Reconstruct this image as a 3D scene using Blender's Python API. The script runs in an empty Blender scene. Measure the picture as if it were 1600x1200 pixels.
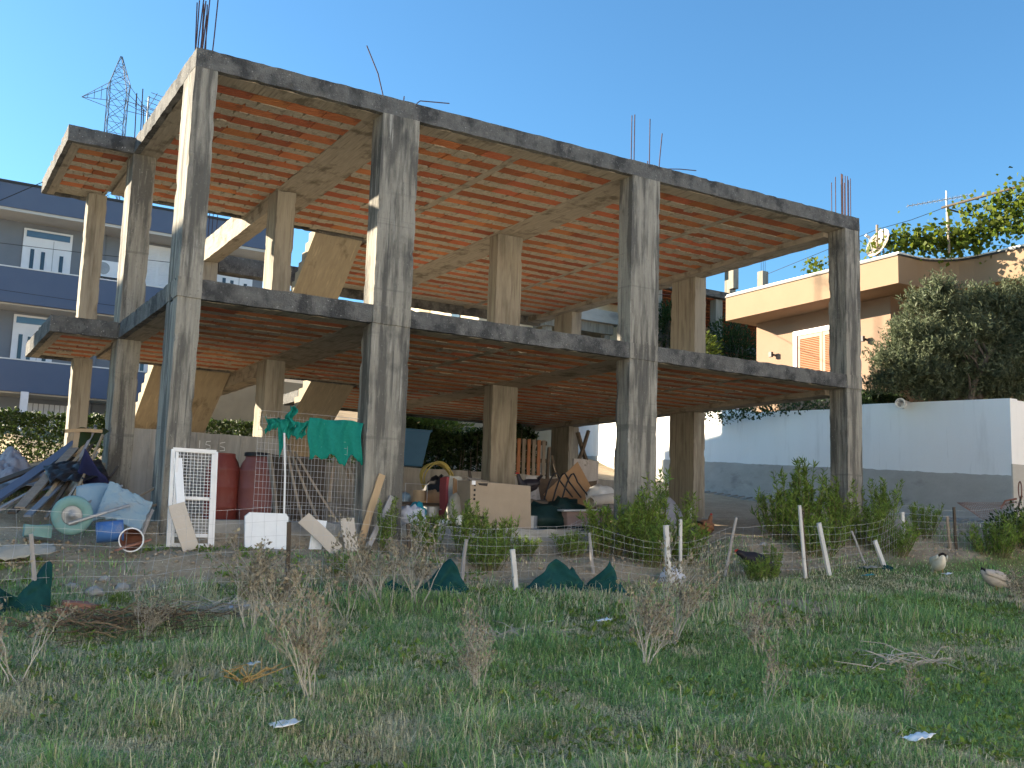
import bpy, math, random
import numpy as np
from mathutils import Vector, Matrix, noise as mnoise

sc = bpy.context.scene
R = math.radians
col = sc.collection

# ------------------------------------------------------------------ camera
cam_d = bpy.data.cameras.new('camera')
cam = bpy.data.objects.new('camera', cam_d); col.objects.link(cam)
cam_d.sensor_width = 36.0
cam_d.lens = 36.0 * 1623.62 / 1600.0
cam_d.clip_start = 0.05; cam_d.clip_end = 3000
_yaw, _pit, _rol = .5351, .1362, .0332
_f = Vector((math.sin(_yaw)*math.cos(_pit), math.cos(_yaw)*math.cos(_pit), math.sin(_pit)))
_r = _f.cross(Vector((0, 0, 1))).normalized(); _u = _r.cross(_f)
_rr = math.cos(_rol)*_r + math.sin(_rol)*_u
_uu = -math.sin(_rol)*_r + math.cos(_rol)*_u
cam.matrix_world = Matrix(((_rr.x, _uu.x, -_f.x, -2.9324), (_rr.y, _uu.y, -_f.y, -13.3994), (_rr.z, _uu.z, -_f.z, -.0399), (0, 0, 0, 1)))
sc.camera = cam

# ------------------------------------------------------------------ sky, sun, exposure
TO_SUN = Vector((-1.0, 1.09, .462)).normalized()
SUN_EL = math.asin(TO_SUN.z)
world = bpy.data.worlds.new('World'); sc.world = world
world.use_nodes = True
wn = world.node_tree.nodes; wl = world.node_tree.links
wn.clear()
wout = wn.new('ShaderNodeOutputWorld'); wbg = wn.new('ShaderNodeBackground'); wsky = wn.new('ShaderNodeTexSky')
wsky.sky_type = 'NISHITA'; wsky.sun_disc = False
wsky.sun_elevation = SUN_EL
wsky.sun_rotation = math.atan2(TO_SUN.x, TO_SUN.y)
wsky.altitude = 50; wsky.air_density = 1.0; wsky.dust_density = .7; wsky.ozone_density = 1.6
wbg.inputs['Strength'].default_value = .067
wtint = wn.new('ShaderNodeMix'); wtint.data_type = 'RGBA'; wtint.blend_type = 'MULTIPLY'; wtint.inputs[0].default_value = 1.0
wtint.inputs[7].default_value = (.47, .80, 1.0, 1)          # white balance of the whole sky
wl.new(wsky.outputs[0], wtint.inputs[6]); wl.new(wtint.outputs[2], wbg.inputs[0]); wl.new(wbg.outputs[0], wout.inputs[0])
sun_d = bpy.data.lights.new('sun', 'SUN'); sun_d.energy = 5.0; sun_d.angle = R(.55); sun_d.color = (1.0, .86, .66)
sun = bpy.data.objects.new('sun', sun_d); col.objects.link(sun)
sun.rotation_euler = TO_SUN.to_track_quat('Z', 'Y').to_euler()
sun.location = (-30, 30, 30)
sc.view_settings.view_transform = 'Standard'; sc.view_settings.look = 'None'
sc.view_settings.gamma = 1.0; sc.view_settings.use_curve_mapping = False
sc.view_settings.exposure = 2.1
sc.cycles.max_bounces = 6; sc.cycles.diffuse_bounces = 4; sc.cycles.glossy_bounces = 2
sc.cycles.transparent_max_bounces = 8
sc.cycles.use_denoising = True

# ------------------------------------------------------------------ helpers
def sst(a, b, x):
    t = np.clip((x-a)/(b-a), 0, 1); return t*t*(3-2*t)

def tag(o, label=None, cat=None, group=None, kind=None):
    if label: o['label'] = label
    if cat: o['category'] = cat
    if group: o['group'] = group
    if kind: o['kind'] = kind
    return o

def empty(name, loc, label, cat, group=None, rz=0.0):
    o = bpy.data.objects.new(name, None); col.objects.link(o)
    o.location = loc; o.rotation_euler = (0, 0, rz); o.empty_display_size = .2
    return tag(o, label, cat, group)

def vn(p, s=1.0):
    return mnoise.noise_vector(Vector(p)*s)

def basis(d, up=(0, 0, 1)):
    d = Vector(d).normalized(); up = Vector(up)
    if abs(d.dot(up)) > .98: up = Vector((1, 0, 0))
    a = up.cross(d).normalized(); b = d.cross(a)
    return a, b, d

class MB:
    def __init__(s): s.v = []; s.f = []; s.m = []
    def add(s, vs, fs, m=0):
        o = len(s.v); s.v += [tuple(v) for v in vs]
        s.f += [tuple(i+o for i in f) for f in fs]; s.m += [m]*len(fs)
        return s
    def hexa(s, p, m=0):   # bottom four, top four
        return s.add(p, [(3, 2, 1, 0), (4, 5, 6, 7), (0, 1, 5, 4), (1, 2, 6, 5), (2, 3, 7, 6), (3, 0, 4, 7)], m)
    def box(s, x0, x1, y0, y1, z0, z1, m=0):
        return s.hexa([(x0, y0, z0), (x1, y0, z0), (x1, y1, z0), (x0, y1, z0), (x0, y0, z1), (x1, y0, z1), (x1, y1, z1), (x0, y1, z1)], m)
    def bar(s, a, b, w, h, up=(0, 0, 1), m=0):     # rectangular stick from a to b
        a = Vector(a); b = Vector(b); sx, sy, _ = basis(b-a, up)
        p = []
        for c in (a, b):
            for i, j in ((-1, -1), (1, -1), (1, 1), (-1, 1)): p.append(c + sx*(i*w/2) + sy*(j*h/2))
        return s.hexa(p, m)
    def rough(s, x0, x1, y0, y1, z0, z1, step=.12, amp=.006, fr=6.0, m=0, chip=0.0):
        nx = max(1, round((x1-x0)/step)); ny = max(1, round((y1-y0)/step)); nz = max(1, round((z1-z0)/step))
        idx = {}; o = len(s.v)
        def V(i, j, k):
            key = (i, j, k)
            if key not in idx:
                p = Vector((x0+(x1-x0)*i/nx, y0+(y1-y0)*j/ny, z0+(z1-z0)*k/nz))
                edge = ((i in (0, nx)) + (j in (0, ny)) + (k in (0, nz))) >= 2
                q = p + vn(p, fr)*(amp*(1.6 if edge else .6)) + vn(p, fr*3.3)*(amp*.7 if edge else 0)
                if chip and edge:
                    nn = mnoise.noise(p*4.3+Vector((x0*7, y0*5, 3)))
                    if nn > .30:
                        am = min(chip, (nn-.30)*chip*6)
                        q += Vector((am*((i == 0)-(i == nx)), am*((j == 0)-(j == ny)), am*((k == 0)-(k == nz))))
                idx[key] = len(s.v); s.v.append(tuple(q))
            return idx[key]
        def F(a, b, c, d): s.f.append((a, b, c, d)); s.m.append(m)
        for i in range(nx):
            for j in range(ny):
                F(V(i, j, 0), V(i, j+1, 0), V(i+1, j+1, 0), V(i+1, j, 0)); F(V(i, j, nz), V(i+1, j, nz), V(i+1, j+1, nz), V(i, j+1, nz))
        for i in range(nx):
            for k in range(nz):
                F(V(i, 0, k), V(i+1, 0, k), V(i+1, 0, k+1), V(i, 0, k+1)); F(V(i, ny, k), V(i, ny, k+1), V(i+1, ny, k+1), V(i+1, ny, k))
        for j in range(ny):
            for k in range(nz):
                F(V(0, j, k), V(0, j, k+1), V(0, j+1, k+1), V(0, j+1, k)); F(V(nx, j, k), V(nx, j+1, k), V(nx, j+1, k+1), V(nx, j, k+1))
        return s
    def tube(s, pts, r, n=6, m=0, cap=True, closed=False):
        pts = [Vector(p) for p in pts]; k = len(pts)
        rs = r if isinstance(r, (list, tuple)) else [r]*k
        o = len(s.v); pa = None
        for i, p in enumerate(pts):
            if closed: d = pts[(i+1) % k]-pts[i-1]
            else: d = pts[min(i+1, k-1)]-pts[max(i-1, 0)]
            if d.length < 1e-9: d = Vector((0, 0, 1))
            d.normalize()
            if pa is None: a, b, _ = basis(d)
            else:
                a = pa - d*pa.dot(d)
                if a.length < 1e-6: a, b, _ = basis(d)
                a.normalize(); b = d.cross(a)
            pa = a
            for j in range(n):
                t = 2*math.pi*j/n
                s.v.append(tuple(p + a*(math.cos(t)*rs[i]) + b*(math.sin(t)*rs[i])))
        for i in range(k if closed else k-1):
            i2 = (i+1) % k
            for j in range(n):
                s.f.append((o+i*n+j, o+i*n+(j+1) % n, o+i2*n+(j+1) % n, o+i2*n+j)); s.m.append(m)
        if cap and not closed:
            s.f.append(tuple(o+j for j in range(n))[::-1]); s.m.append(m)
            s.f.append(tuple(o+(k-1)*n+j for j in range(n))); s.m.append(m)
        return s
    def lathe(s, prof, o=(0, 0, 0), d=(0, 0, 1), n=20, m=0, cap0=True, cap1=True):
        o = Vector(o); a, b, d = basis(d); st = len(s.v)
        for r, z in prof:
            for j in range(n):
                t = 2*math.pi*j/n
                s.v.append(tuple(o + d*z + a*(r*math.cos(t)) + b*(r*math.sin(t))))
        for i in range(len(prof)-1):
            for j in range(n):
                s.f.append((st+i*n+j, st+i*n+(j+1) % n, st+(i+1)*n+(j+1) % n, st+(i+1)*n+j)); s.m.append(m)
        if cap0: s.f.append(tuple(st+j for j in range(n))[::-1]); s.m.append(m)
        if cap1: s.f.append(tuple(st+(len(prof)-1)*n+j for j in range(n))); s.m.append(m)
        return s
    def prism(s, poly, fn, a, b, m=0):   # poly: 2-d outline; fn(u, v, w) -> point
        n = len(poly)
        vs = [fn(u, v, a) for u, v in poly] + [fn(u, v, b) for u, v in poly]
        fs = [tuple(range(n))[::-1], tuple(range(n, 2*n))] + [(i, (i+1) % n, n+(i+1) % n, n+i) for i in range(n)]
        return s.add(vs, fs, m)
    def sheet(s, fn, nu, nv, th=.004, m=0, keep=None):   # a thin cloth with two sides and a rim
        P = [[Vector(fn(i/nu, j/nv)) for j in range(nv+1)] for i in range(nu+1)]
        o = len(s.v); N = (nu+1)*(nv+1)
        nrm = [[None]*(nv+1) for _ in range(nu+1)]
        for i in range(nu+1):
            for j in range(nv+1):
                a = P[min(i+1, nu)][j]-P[max(i-1, 0)][j]; b = P[i][min(j+1, nv)]-P[i][max(j-1, 0)]
                q = a.cross(b); nrm[i][j] = q.normalized() if q.length > 1e-9 else Vector((0, 0, 1))
        for sgn in (.5, -.5):
            for i in range(nu+1):
                for j in range(nv+1): s.v.append(tuple(P[i][j]+nrm[i][j]*(th*sgn)))
        I = lambda i, j, k: o+k*N+i*(nv+1)+j
        ok = set((i, j) for i in range(nu) for j in range(nv) if keep is None or keep((i+.5)/nu, (j+.5)/nv))
        for i, j in ok:
            s.f.append((I(i, j, 0), I(i+1, j, 0), I(i+1, j+1, 0), I(i, j+1, 0))); s.f.append((I(i, j, 1), I(i, j+1, 1), I(i+1, j+1, 1), I(i+1, j, 1))); s.m += [m, m]
            for di, dj, e in ((-1, 0, ((i, j), (i, j+1))), (1, 0, ((i+1, j+1), (i+1, j))), (0, -1, ((i+1, j), (i, j))), (0, 1, ((i, j+1), (i+1, j+1)))):
                if (i+di, j+dj) not in ok:
                    (a, b), (c, d) = e
                    s.f.append((I(a, b, 0), I(c, d, 0), I(c, d, 1), I(a, b, 1))); s.m.append(m)
        return s
    def mesh(s, name, mats, smooth=False):
        me = bpy.data.meshes.new(name); me.from_pydata(s.v, [], s.f)
        for mt in (mats if isinstance(mats, (list, tuple)) else [mats]): me.materials.append(mt)
        if max(s.m, default=0) > 0: me.polygons.foreach_set('material_index', s.m)
        if smooth: me.polygons.foreach_set('use_smooth', [True]*len(me.polygons))
        me.update(); return me
    def build(s, name, mats, parent=None, smooth=False, loc=None, bevel=0):
        o = bpy.data.objects.new(name, s.mesh(name, mats, smooth)); col.objects.link(o)
        if parent is not None: o.parent = parent
        if loc is not None: o.location = loc
        if bevel:
            bm = o.modifiers.new('bevel', 'BEVEL'); bm.width = bevel; bm.segments = 2; bm.limit_method = 'ANGLE'
        return o

def fast_mesh(name, verts, faces, mat, smooth=False, parent=None, attr=None):
    """verts (n,3) and faces (m,k) numpy arrays -> one mesh object"""
    verts = np.asarray(verts, np.float32); k = faces.shape[1]; m = len(faces)
    me = bpy.data.meshes.new(name)
    me.vertices.add(len(verts)); me.vertices.foreach_set('co', verts.ravel())
    me.loops.add(m*k); me.loops.foreach_set('vertex_index', faces.astype(np.int32).ravel())
    me.polygons.add(m); me.polygons.foreach_set('loop_start', np.arange(0, m*k, k, dtype=np.int32))
    if smooth: me.polygons.foreach_set('use_smooth', np.ones(m, bool))
    for mt in (mat if isinstance(mat, (list, tuple)) else [mat]): me.materials.append(mt)
    if attr is not None:
        a = me.color_attributes.new('tint', 'FLOAT_COLOR', 'POINT')
        a.data.foreach_set('color', np.asarray(attr, np.float32).ravel())
    me.update(calc_edges=True); me.validate()
    o = bpy.data.objects.new(name, me); col.objects.link(o)
    if parent is not None: o.parent = parent
    return o

def copy_tree(o, parent=None):
    c = o.copy(); col.objects.link(c); c.parent = parent
    for ch in o.children: copy_tree(ch, c)
    return c

# ------------------------------------------------------------------ materials
def mat(name, c1, c2=None, scale=4.0, stretch=(1, 1, 1), rough=.85, bump=0.0, bscale=30.0, bstretch=None, layers=(), metal=0.0, spec=.3, island=0.0, trans=0.0, sub=None, detail=6, lo=.3, hi=.7):
    m = bpy.data.materials.new(name); m.use_nodes = True
    nt = m.node_tree; N = nt.nodes; L = nt.links; N.clear()
    out = N.new('ShaderNodeOutputMaterial'); bs = N.new('ShaderNodeBsdfPrincipled')
    L.new(bs.outputs[0], out.inputs[0])
    bs.inputs['Roughness'].default_value = rough; bs.inputs['Metallic'].default_value = metal
    bs.inputs['Specular IOR Level'].default_value = spec
    tc = N.new('ShaderNodeTexCoord')
    def nz(sc_, st, dt=6):
        mp = N.new('ShaderNodeMapping'); mp.inputs['Scale'].default_value = st
        L.new(tc.outputs['Object'], mp.inputs[0])
        n = N.new('ShaderNodeTexNoise'); n.inputs['Scale'].default_value = sc_; n.inputs['Detail'].default_value = dt; n.inputs['Roughness'].default_value = .6
        L.new(mp.outputs[0], n.inputs['Vector']); return n.outputs['Fac']
    def rng(s, a, b, mx=1.0):
        r = N.new('ShaderNodeMapRange'); r.inputs[1].default_value = a; r.inputs[2].default_value = b; r.inputs[4].default_value = mx
        L.new(s, r.inputs[0]); return r.outputs[0]
    def mix(fac, a, b):
        x = N.new('ShaderNodeMix'); x.data_type = 'RGBA'
        L.new(fac, x.inputs[0])
        for q, i in ((a, 6), (b, 7)):
            if isinstance(q, tuple): x.inputs[i].default_value = (*q, 1)
            else: L.new(q, x.inputs[i])
        return x.outputs[2]
    c2 = c2 or tuple(v*.8 for v in c1)
    c = mix(rng(nz(scale, stretch, detail), lo, hi), c1, c2)
    if island:
        g = N.new('ShaderNodeNewGeometry'); oi = N.new('ShaderNodeObjectInfo')
        ad = N.new('ShaderNodeMath'); ad.operation = 'ADD'; L.new(g.outputs['Random Per Island'], ad.inputs[0]); L.new(oi.outputs['Random'], ad.inputs[1])
        fr = N.new('ShaderNodeMath'); fr.operation = 'FRACT'; L.new(ad.outputs[0], fr.inputs[0])
        hs = N.new('ShaderNodeHueSaturation')
        L.new(rng(fr.outputs[0], 0, 1, 1), hs.inputs['Value'])
        r = N.new('ShaderNodeMapRange'); r.inputs[3].default_value = 1-island; r.inputs[4].default_value = 1+island*.7
        L.new(fr.outputs[0], r.inputs[0]); L.new(r.outputs[0], hs.inputs['Value'])
        mu = N.new('ShaderNodeMath'); mu.operation = 'MULTIPLY'; mu.inputs[1].default_value = 7.13; L.new(fr.outputs[0], mu.inputs[0])
        f2 = N.new('ShaderNodeMath'); f2.operation = 'FRACT'; L.new(mu.outputs[0], f2.inputs[0])
        r2 = N.new('ShaderNodeMapRange'); r2.inputs[3].default_value = .5-.03*island; r2.inputs[4].default_value = .5+.03*island
        L.new(f2.outputs[0], r2.inputs[0]); L.new(r2.outputs[0], hs.inputs['Hue'])
        L.new(c, hs.inputs['Color']); c = hs.outputs[0]
    for (lc, ls, lst, a, b, mx) in layers:
        c = mix(rng(nz(ls, lst), a, b, mx), c, lc)
    L.new(c, bs.inputs['Base Color'])
    if bump:
        bp = N.new('ShaderNodeBump'); bp.inputs['Strength'].default_value = bump; bp.inputs['Distance'].default_value = .02
        L.new(nz(bscale, bstretch or (1, 1, 1), 4), bp.inputs['Height']); L.new(bp.outputs[0], bs.inputs['Normal'])
    if trans:
        tr = N.new('ShaderNodeBsdfTranslucent'); L.new(c, tr.inputs[0])
        ms = N.new('ShaderNodeMixShader'); ms.inputs[0].default_value = trans
        L.new(bs.outputs[0], ms.inputs[1]); L.new(tr.outputs[0], ms.inputs[2]); L.new(ms.outputs[0], out.inputs[0])
    return m

DK = (.055, .058, .06); LT = (.52, .51, .47)
M = {}
M['col'] = mat('board_marked_concrete', (.195, .182, .153), (.315, .297, .255), 3.2, (7, 7, .35), .9, .8, 26, (1, 1, .05),
    layers=[((.075, .072, .066), 2.2, (2.6, 2.6, .28), .46, .57, .85), ((.44, .43, .39), 8, (1.7, 1.7, .10), .60, .70, .6), ((.07, .07, .068), 15, (1, 1, .025), .60, .67, .75), ((.045, .046, .045), 1.4, (1, 1, .7), .54, .66, .75), ((.40, .39, .36), 45, (1, 1, .5), .62, .70, .5), ((.10, .097, .09), 38, (1, 1, .4), .60, .68, .6), ((.11, .105, .095), 1.3, (.15, .15, 6), .60, .66, .5), ((.50, .48, .43), 90, (1, 1, 1), .64, .72, .6), ((.05, .05, .048), 80, (1, 1, .6), .62, .70, .6)])
M['colw'] = mat('warm_board_concrete', (.235, .212, .172), (.30, .275, .225), 3, (7, 7, .4), .9, .5, 28, (1, 1, .05),
    layers=[((.10, .085, .065), 20, (1, 1, .035), .54, .68, .8), ((.13, .115, .09), 2, (2, 2, .35), .50, .66, .75), ((.36, .33, .28), 9, (1.5, 1.5, .1), .6, .7, .5)])
M['edge'] = mat('weathered_slab_edge', (.088, .088, .085), (.155, .152, .145), 6, (1, 1, 1), .95, 1.0, 40,
    layers=[((.032, .033, .035), 2.5, (1, 1, .8), .48, .60, .8), ((.40, .395, .38), 34, (1, 1, 1), .62, .68, .8), ((.03, .03, .03), 26, (1, 1, .5), .60, .68, .7), ((.32, .31, .29), 5, (1, 1, 2.5), .66, .74, .6), ((.22, .19, .03), 1.1, (1, 1, 1), .69, .78, .45)])
M['soff'] = mat('soffit_concrete', (.41, .368, .30), (.28, .25, .20), 9, (1.6, 2, 1), .92, .5, 30,
    layers=[((.17, .145, .11), 7, (1.5, .8, 1), .56, .66, .75), ((.44, .40, .33), 12, (2.5, .7, 1), .58, .66, .7)])
M['soffb'] = mat('board_soffit_concrete', (.34, .30, .24), (.24, .21, .17), 5, (6, .5, 1), .92, .5, 30, (1, .1, 1),
    layers=[((.085, .07, .05), 3.0, (1, .8, 1), .52, .66, .75), ((.12, .10, .075), 24, (1, .04, 1), .57, .67, .6), ((.38, .34, .28), 7, (1, .3, 1), .6, .7, .5)])
M['clay'] = mat('terracotta_block', (.34, .112, .05), (.43, .148, .062), 7, (1, 3, 1), .85, .35, 40, layers=[((.33, .26, .19), 6, (1, 1.5, 1), .60, .68, .7), ((.15, .055, .03), 3, (1, 1, 1), .56, .72, .7)], island=.34)
M['gap'] = mat('dark_joint', (.07, .055, .045), (.04, .03, .025), 8)
M['wallc'] = mat('cast_wall_concrete', (.26, .255, .24), (.35, .34, .32), 2.5, (5, 5, .5), .92, .5, 25, (1, 1, .08),
    layers=[((.13, .125, .12), 1.6, (1.5, 1.5, .6), .52, .7, .7), ((.42, .40, .37), 4, (1, 1, 1), .62, .74, .5)])
M['plinth'] = mat('plinth_concrete', (.36, .35, .32), (.26, .25, .23), 4, (1, 1, 1), .92, .7, 25, layers=[((.14, .13, .11), 3, (1, 1, 2), .55, .7, .6)])
M['stair'] = mat('stair_concrete', (.31, .265, .19), (.24, .205, .15), 4, (4, .6, .6), .9, .4, 25, layers=[((.08, .065, .045), 1.6, (1.6, .8, .8), .60, .72, .8), ((.46, .39, .27), 18, (1, .1, .1), .58, .7, .5)])
M['rebar'] = mat('rusty_rebar', (.10, .055, .05), (.06, .04, .045), 20, rough=.8, metal=.3)
M['white'] = mat('white_plaster', (.86, .85, .83), (.83, .82, .80), 1.5, (1, 1, .4), .85, .15, 20, layers=[((.55, .53, .50), 1.6, (1, 1, .22), .56, .74, .45), ((.45, .43, .40), 7, (1, 1, .12), .64, .74, .3)])
M['wgrey'] = mat('cement_render', (.37, .355, .325), (.46, .445, .41), 1.8, (.6, .6, 1.4), .92, .4, 18, layers=[((.20, .195, .185), 1.0, (.7, .7, 2.0), .55, .68, .65), ((.44, .44, .43), 3.0, (.5, .5, 2), .62, .74, .45)])
M['soil'] = mat('bare_soil', (.40, .32, .23), (.29, .23, .165), 3, (1, 1, 1), .98, .9, 16)
M['paint'] = mat('white_paint', (.78, .78, .78), (.70, .70, .70), 6, rough=.5, layers=[((.25, .22, .2), 9, (1, 1, 1), .66, .74, .6)])
M['board'] = mat('pale_board', (.55, .48, .40), (.46, .40, .33), 4, (1, 1, .3), .8, .2, 20)
M['styro'] = mat('white_foam', (.80, .82, .84), (.74, .76, .78), 9, rough=.7, bump=.1)
M['wood'] = mat('weathered_wood', (.22, .18, .14), (.30, .25, .20), 12, (1, 1, .15), .9, .4, 30, (1, 1, .1))
M['woodl'] = mat('light_wood', (.45, .32, .19), (.38, .27, .16), 10, (1, 1, .15), .8, .3, 30, (1, 1, .1))
M['woodd'] = mat('dark_wood', (.10, .075, .055), (.06, .05, .04), 10, rough=.9)
M['stake'] = mat('whitewashed_wood', (.62, .61, .60), (.50, .49, .48), 8, (1, 1, .2), .9, .3, 30, layers=[((.16, .14, .13), 9, (1, 1, 1), .62, .70, .8)])
M['stakeg'] = mat('grey_wood', (.38, .36, .35), (.27, .25, .24), 8, (1, 1, .2), .9, .4, 30, layers=[((.12, .11, .10), 9, (1, 1, 1), .6, .70, .8)])
M['wire'] = mat('galvanised_wire', (.55, .56, .58), (.42, .43, .45), 9, rough=.55, metal=.35)
M['barrel'] = mat('red_barrel_plastic', (.25, .055, .04), (.20, .045, .035), 3, rough=.5, layers=[((.30, .15, .12), 5, (1, 1, .5), .58, .75, .45)])
M['barrel2'] = mat('faded_barrel_plastic', (.27, .10, .085), (.22, .08, .07), 3, rough=.55, layers=[((.33, .19, .16), 5, (1, 1, .5), .58, .75, .4)])
M['black'] = mat('black_plastic', (.012, .012, .014), (.02, .02, .023), 5, rough=.5)
M['teal'] = mat('green_shade_net', (.012, .30, .235), (.008, .24, .19), 30, (1, 1, 1), .8, .2, 60, trans=.3)
M['dteal'] = mat('dark_green_net', (.012, .085, .075), (.008, .06, .055), 20, rough=.85, bump=.2, bscale=60, trans=.2)
M['dgreen'] = mat('dark_green_tarp', (.010, .032, .026), (.006, .02, .017), 8, rough=.6, bump=.5, bscale=12)
M['card'] = mat('cardboard', (.33, .26, .185), (.29, .225, .16), 5, rough=.9, bump=.08, layers=[((.26, .18, .11), 2.5, (1, 1, 1), .6, .75, .5)])
M['cardd'] = mat('brown_cardboard', (.30, .185, .10), (.25, .15, .085), 5, rough=.9)
M['ink'] = mat('dark_print', (.03, .028, .027), (.04, .035, .03), 5)
M['tarp'] = mat('grey_tarpaulin', (.30, .29, .31), (.22, .215, .24), 3, rough=.55, bump=.4, bscale=9)
M['bluetarp'] = mat('dusty_blue_sheet', (.16, .27, .36), (.23, .31, .36), 4, rough=.6, bump=.3, bscale=9, layers=[((.28, .27, .24), 5, (1, 1, 1), .56, .7, .6)])
M['blue'] = mat('bright_blue_plastic', (.035, .11, .33), (.06, .15, .36), 4, rough=.45, layers=[((.25, .25, .27), 6, (1, 1, 1), .58, .7, .6)])
M['navy'] = mat('navy_cloth', (.025, .03, .10), (.02, .02, .07), 5, rough=.9)
M['tyre'] = mat('pale_teal_tyre', (.17, .31, .30), (.13, .25, .25), 6, rough=.7, layers=[((.25, .24, .2), 6, (1, 1, 1), .55, .7, .5)])
M['metal'] = mat('dull_steel', (.33, .34, .35), (.25, .26, .27), 8, rough=.5, metal=.5)
M['paleclo'] = mat('pale_sacking', (.36, .34, .29), (.27, .26, .22), 6, rough=.9, bump=.3)
M['terra'] = mat('brown_plastic', (.22, .10, .07), (.17, .08, .06), 5, rough=.6)
M['hose'] = mat('yellow_hose', (.34, .27, .07), (.28, .22, .06), 8, rough=.5)
M['pbag'] = mat('translucent_bag', (.62, .62, .66), (.5, .5, .54), 8, rough=.35, bump=.5, bscale=20)
M['aqua'] = mat('turquoise_plastic', (.02, .26, .33), (.02, .2, .27), 8, rough=.4)
M['bluebin'] = mat('blue_bin_plastic', (.03, .11, .22), (.04, .13, .25), 3, rough=.5)
M['porc'] = mat('dusty_porcelain', (.58, .56, .53), (.45, .43, .40), 5, rough=.4)
M['pink'] = mat('pinkish_plastic', (.34, .24, .22), (.28, .2, .18), 5, rough=.6)
M['sackred'] = mat('red_sack', (.34, .07, .07), (.28, .06, .06), 6)
M['fnavy'] = mat('slate_blue_paint', (.092, .122, .19), (.105, .137, .205), .8, rough=.8, layers=[((.09, .105, .15), 1.2, (1, 1, .4), .6, .8, .4)])
M['fgrey'] = mat('grey_facade', (.20, .22, .25), (.17, .19, .22), .8, rough=.85)
M['fcream'] = mat('pale_soffit', (.52, .50, .46), (.46, .44, .41), .8, rough=.85)
M['door'] = mat('white_door', (.76, .77, .80), (.70, .71, .74), 3, rough=.4)
M['glass'] = mat('dark_glass', (.03, .04, .055), (.04, .05, .065), 2, rough=.08, spec=.6)
M['skyglass'] = mat('transom_glass', (.06, .10, .15), (.08, .12, .17), 2, rough=.08, spec=.8)
M['beige'] = mat('beige_render', (.275, .19, .122), (.25, .172, .11), 1.2, rough=.9, bump=.12, bscale=60)
M['brownw'] = mat('tan_render', (.275, .185, .128), (.25, .168, .115), 1.2, rough=.9, bump=.12, bscale=60)
M['cap'] = mat('white_coping', (.75, .74, .72), (.68, .67, .65), 3, rough=.6)
M['flash'] = mat('dark_flashing', (.03, .028, .028), (.045, .04, .04), 5, rough=.5)
M['shut'] = mat('brown_shutter', (.36, .15, .06), (.30, .12, .05), 6, rough=.5)
M['cream'] = mat('cream_wall', (.62, .52, .36), (.54, .45, .31), 1, rough=.9, layers=[((.36, .28, .18), 1.2, (1, 1, .7), .6, .75, .5)])
M['stone'] = mat('tan_stone', (.42, .33, .21), (.32, .25, .16), 1.5, rough=.95, bump=.6, bscale=6)
M['dish'] = mat('dish_metal', (.62, .50, .40), (.55, .42, .32), 4, rough=.5)
M['steelw'] = mat('white_mast', (.60, .60, .58), (.5, .5, .48), 4, rough=.5)
M['pylon'] = mat('pylon_steel', (.12, .14, .17), (.15, .17, .20), 1, rough=.6)
M['cable'] = mat('black_cable', (.02, .02, .022), (.03, .03, .03), 3, rough=.6)
def leafm(n, a, b, tr=.35, isl=.5, rough=.55): return mat(n, a, b, 1.3, rough=rough, spec=.25, island=isl, trans=tr, detail=3)
M['hedge'] = leafm('hedge_leaf', (.045, .075, .018), (.075, .11, .03))
M['shrub'] = leafm('shrub_leaf', (.025, .05, .016), (.045, .08, .025))
M['olive'] = leafm('olive_leaf', (.105, .13, .07), (.15, .175, .10))
M['vine'] = leafm('vine_leaf', (.14, .17, .018), (.10, .15, .02), .5)
M['weed'] = leafm('weed_leaf', (.15, .235, .04), (.21, .30, .06))
M['weedlit'] = leafm('sunlit_weed_leaf', (.16, .19, .03), (.12, .17, .03), .5)  # sunlit copy of the weed leaf: yellow sun tone put into the colour
M['stem'] = mat('green_stem', (.11, .13, .05), (.16, .12, .06), 8)
M['bark'] = mat('grey_bark', (.13, .105, .085), (.09, .075, .06), 8, rough=.95, bump=.6)
M['dry'] = mat('dry_stalk', (.47, .435, .37), (.34, .31, .26), 14, rough=.9, island=.2)
M['dryh'] = mat('dry_seed_head', (.35, .305, .22), (.24, .205, .145), 9, rough=.95, island=.45, trans=.2)
M['ochre'] = mat('ochre_twig', (.42, .27, .10), (.34, .22, .08), 9, rough=.9)
M['stonep'] = mat('rubble_stone', (.36, .35, .32), (.27, .26, .24), 6, rough=.95, bump=.5)
M['brick'] = mat('old_brick', (.33, .16, .11), (.27, .13, .09), 9, rough=.95)
M['hblack'] = mat('black_feathers', (.012, .011, .014), (.028, .02, .022), 20, rough=.5)
M['hbrown'] = mat('brown_feathers', (.24, .105, .05), (.16, .07, .035), 22, rough=.7)
M['hwhite'] = mat('cream_feathers', (.70, .66, .56), (.60, .55, .46), 14, rough=.8)
M['hbuff'] = mat('buff_feathers', (.46, .40, .34), (.34, .29, .25), 14, rough=.8)
M['comb'] = mat('red_comb', (.35, .03, .025), (.28, .03, .02), 8)
M['leg'] = mat('yellow_leg', (.36, .27, .12), (.3, .22, .1), 8)
M['brush'] = mat('dead_leaves', (.20, .145, .09), (.13, .095, .06), 5, rough=.95, island=.5)

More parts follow.
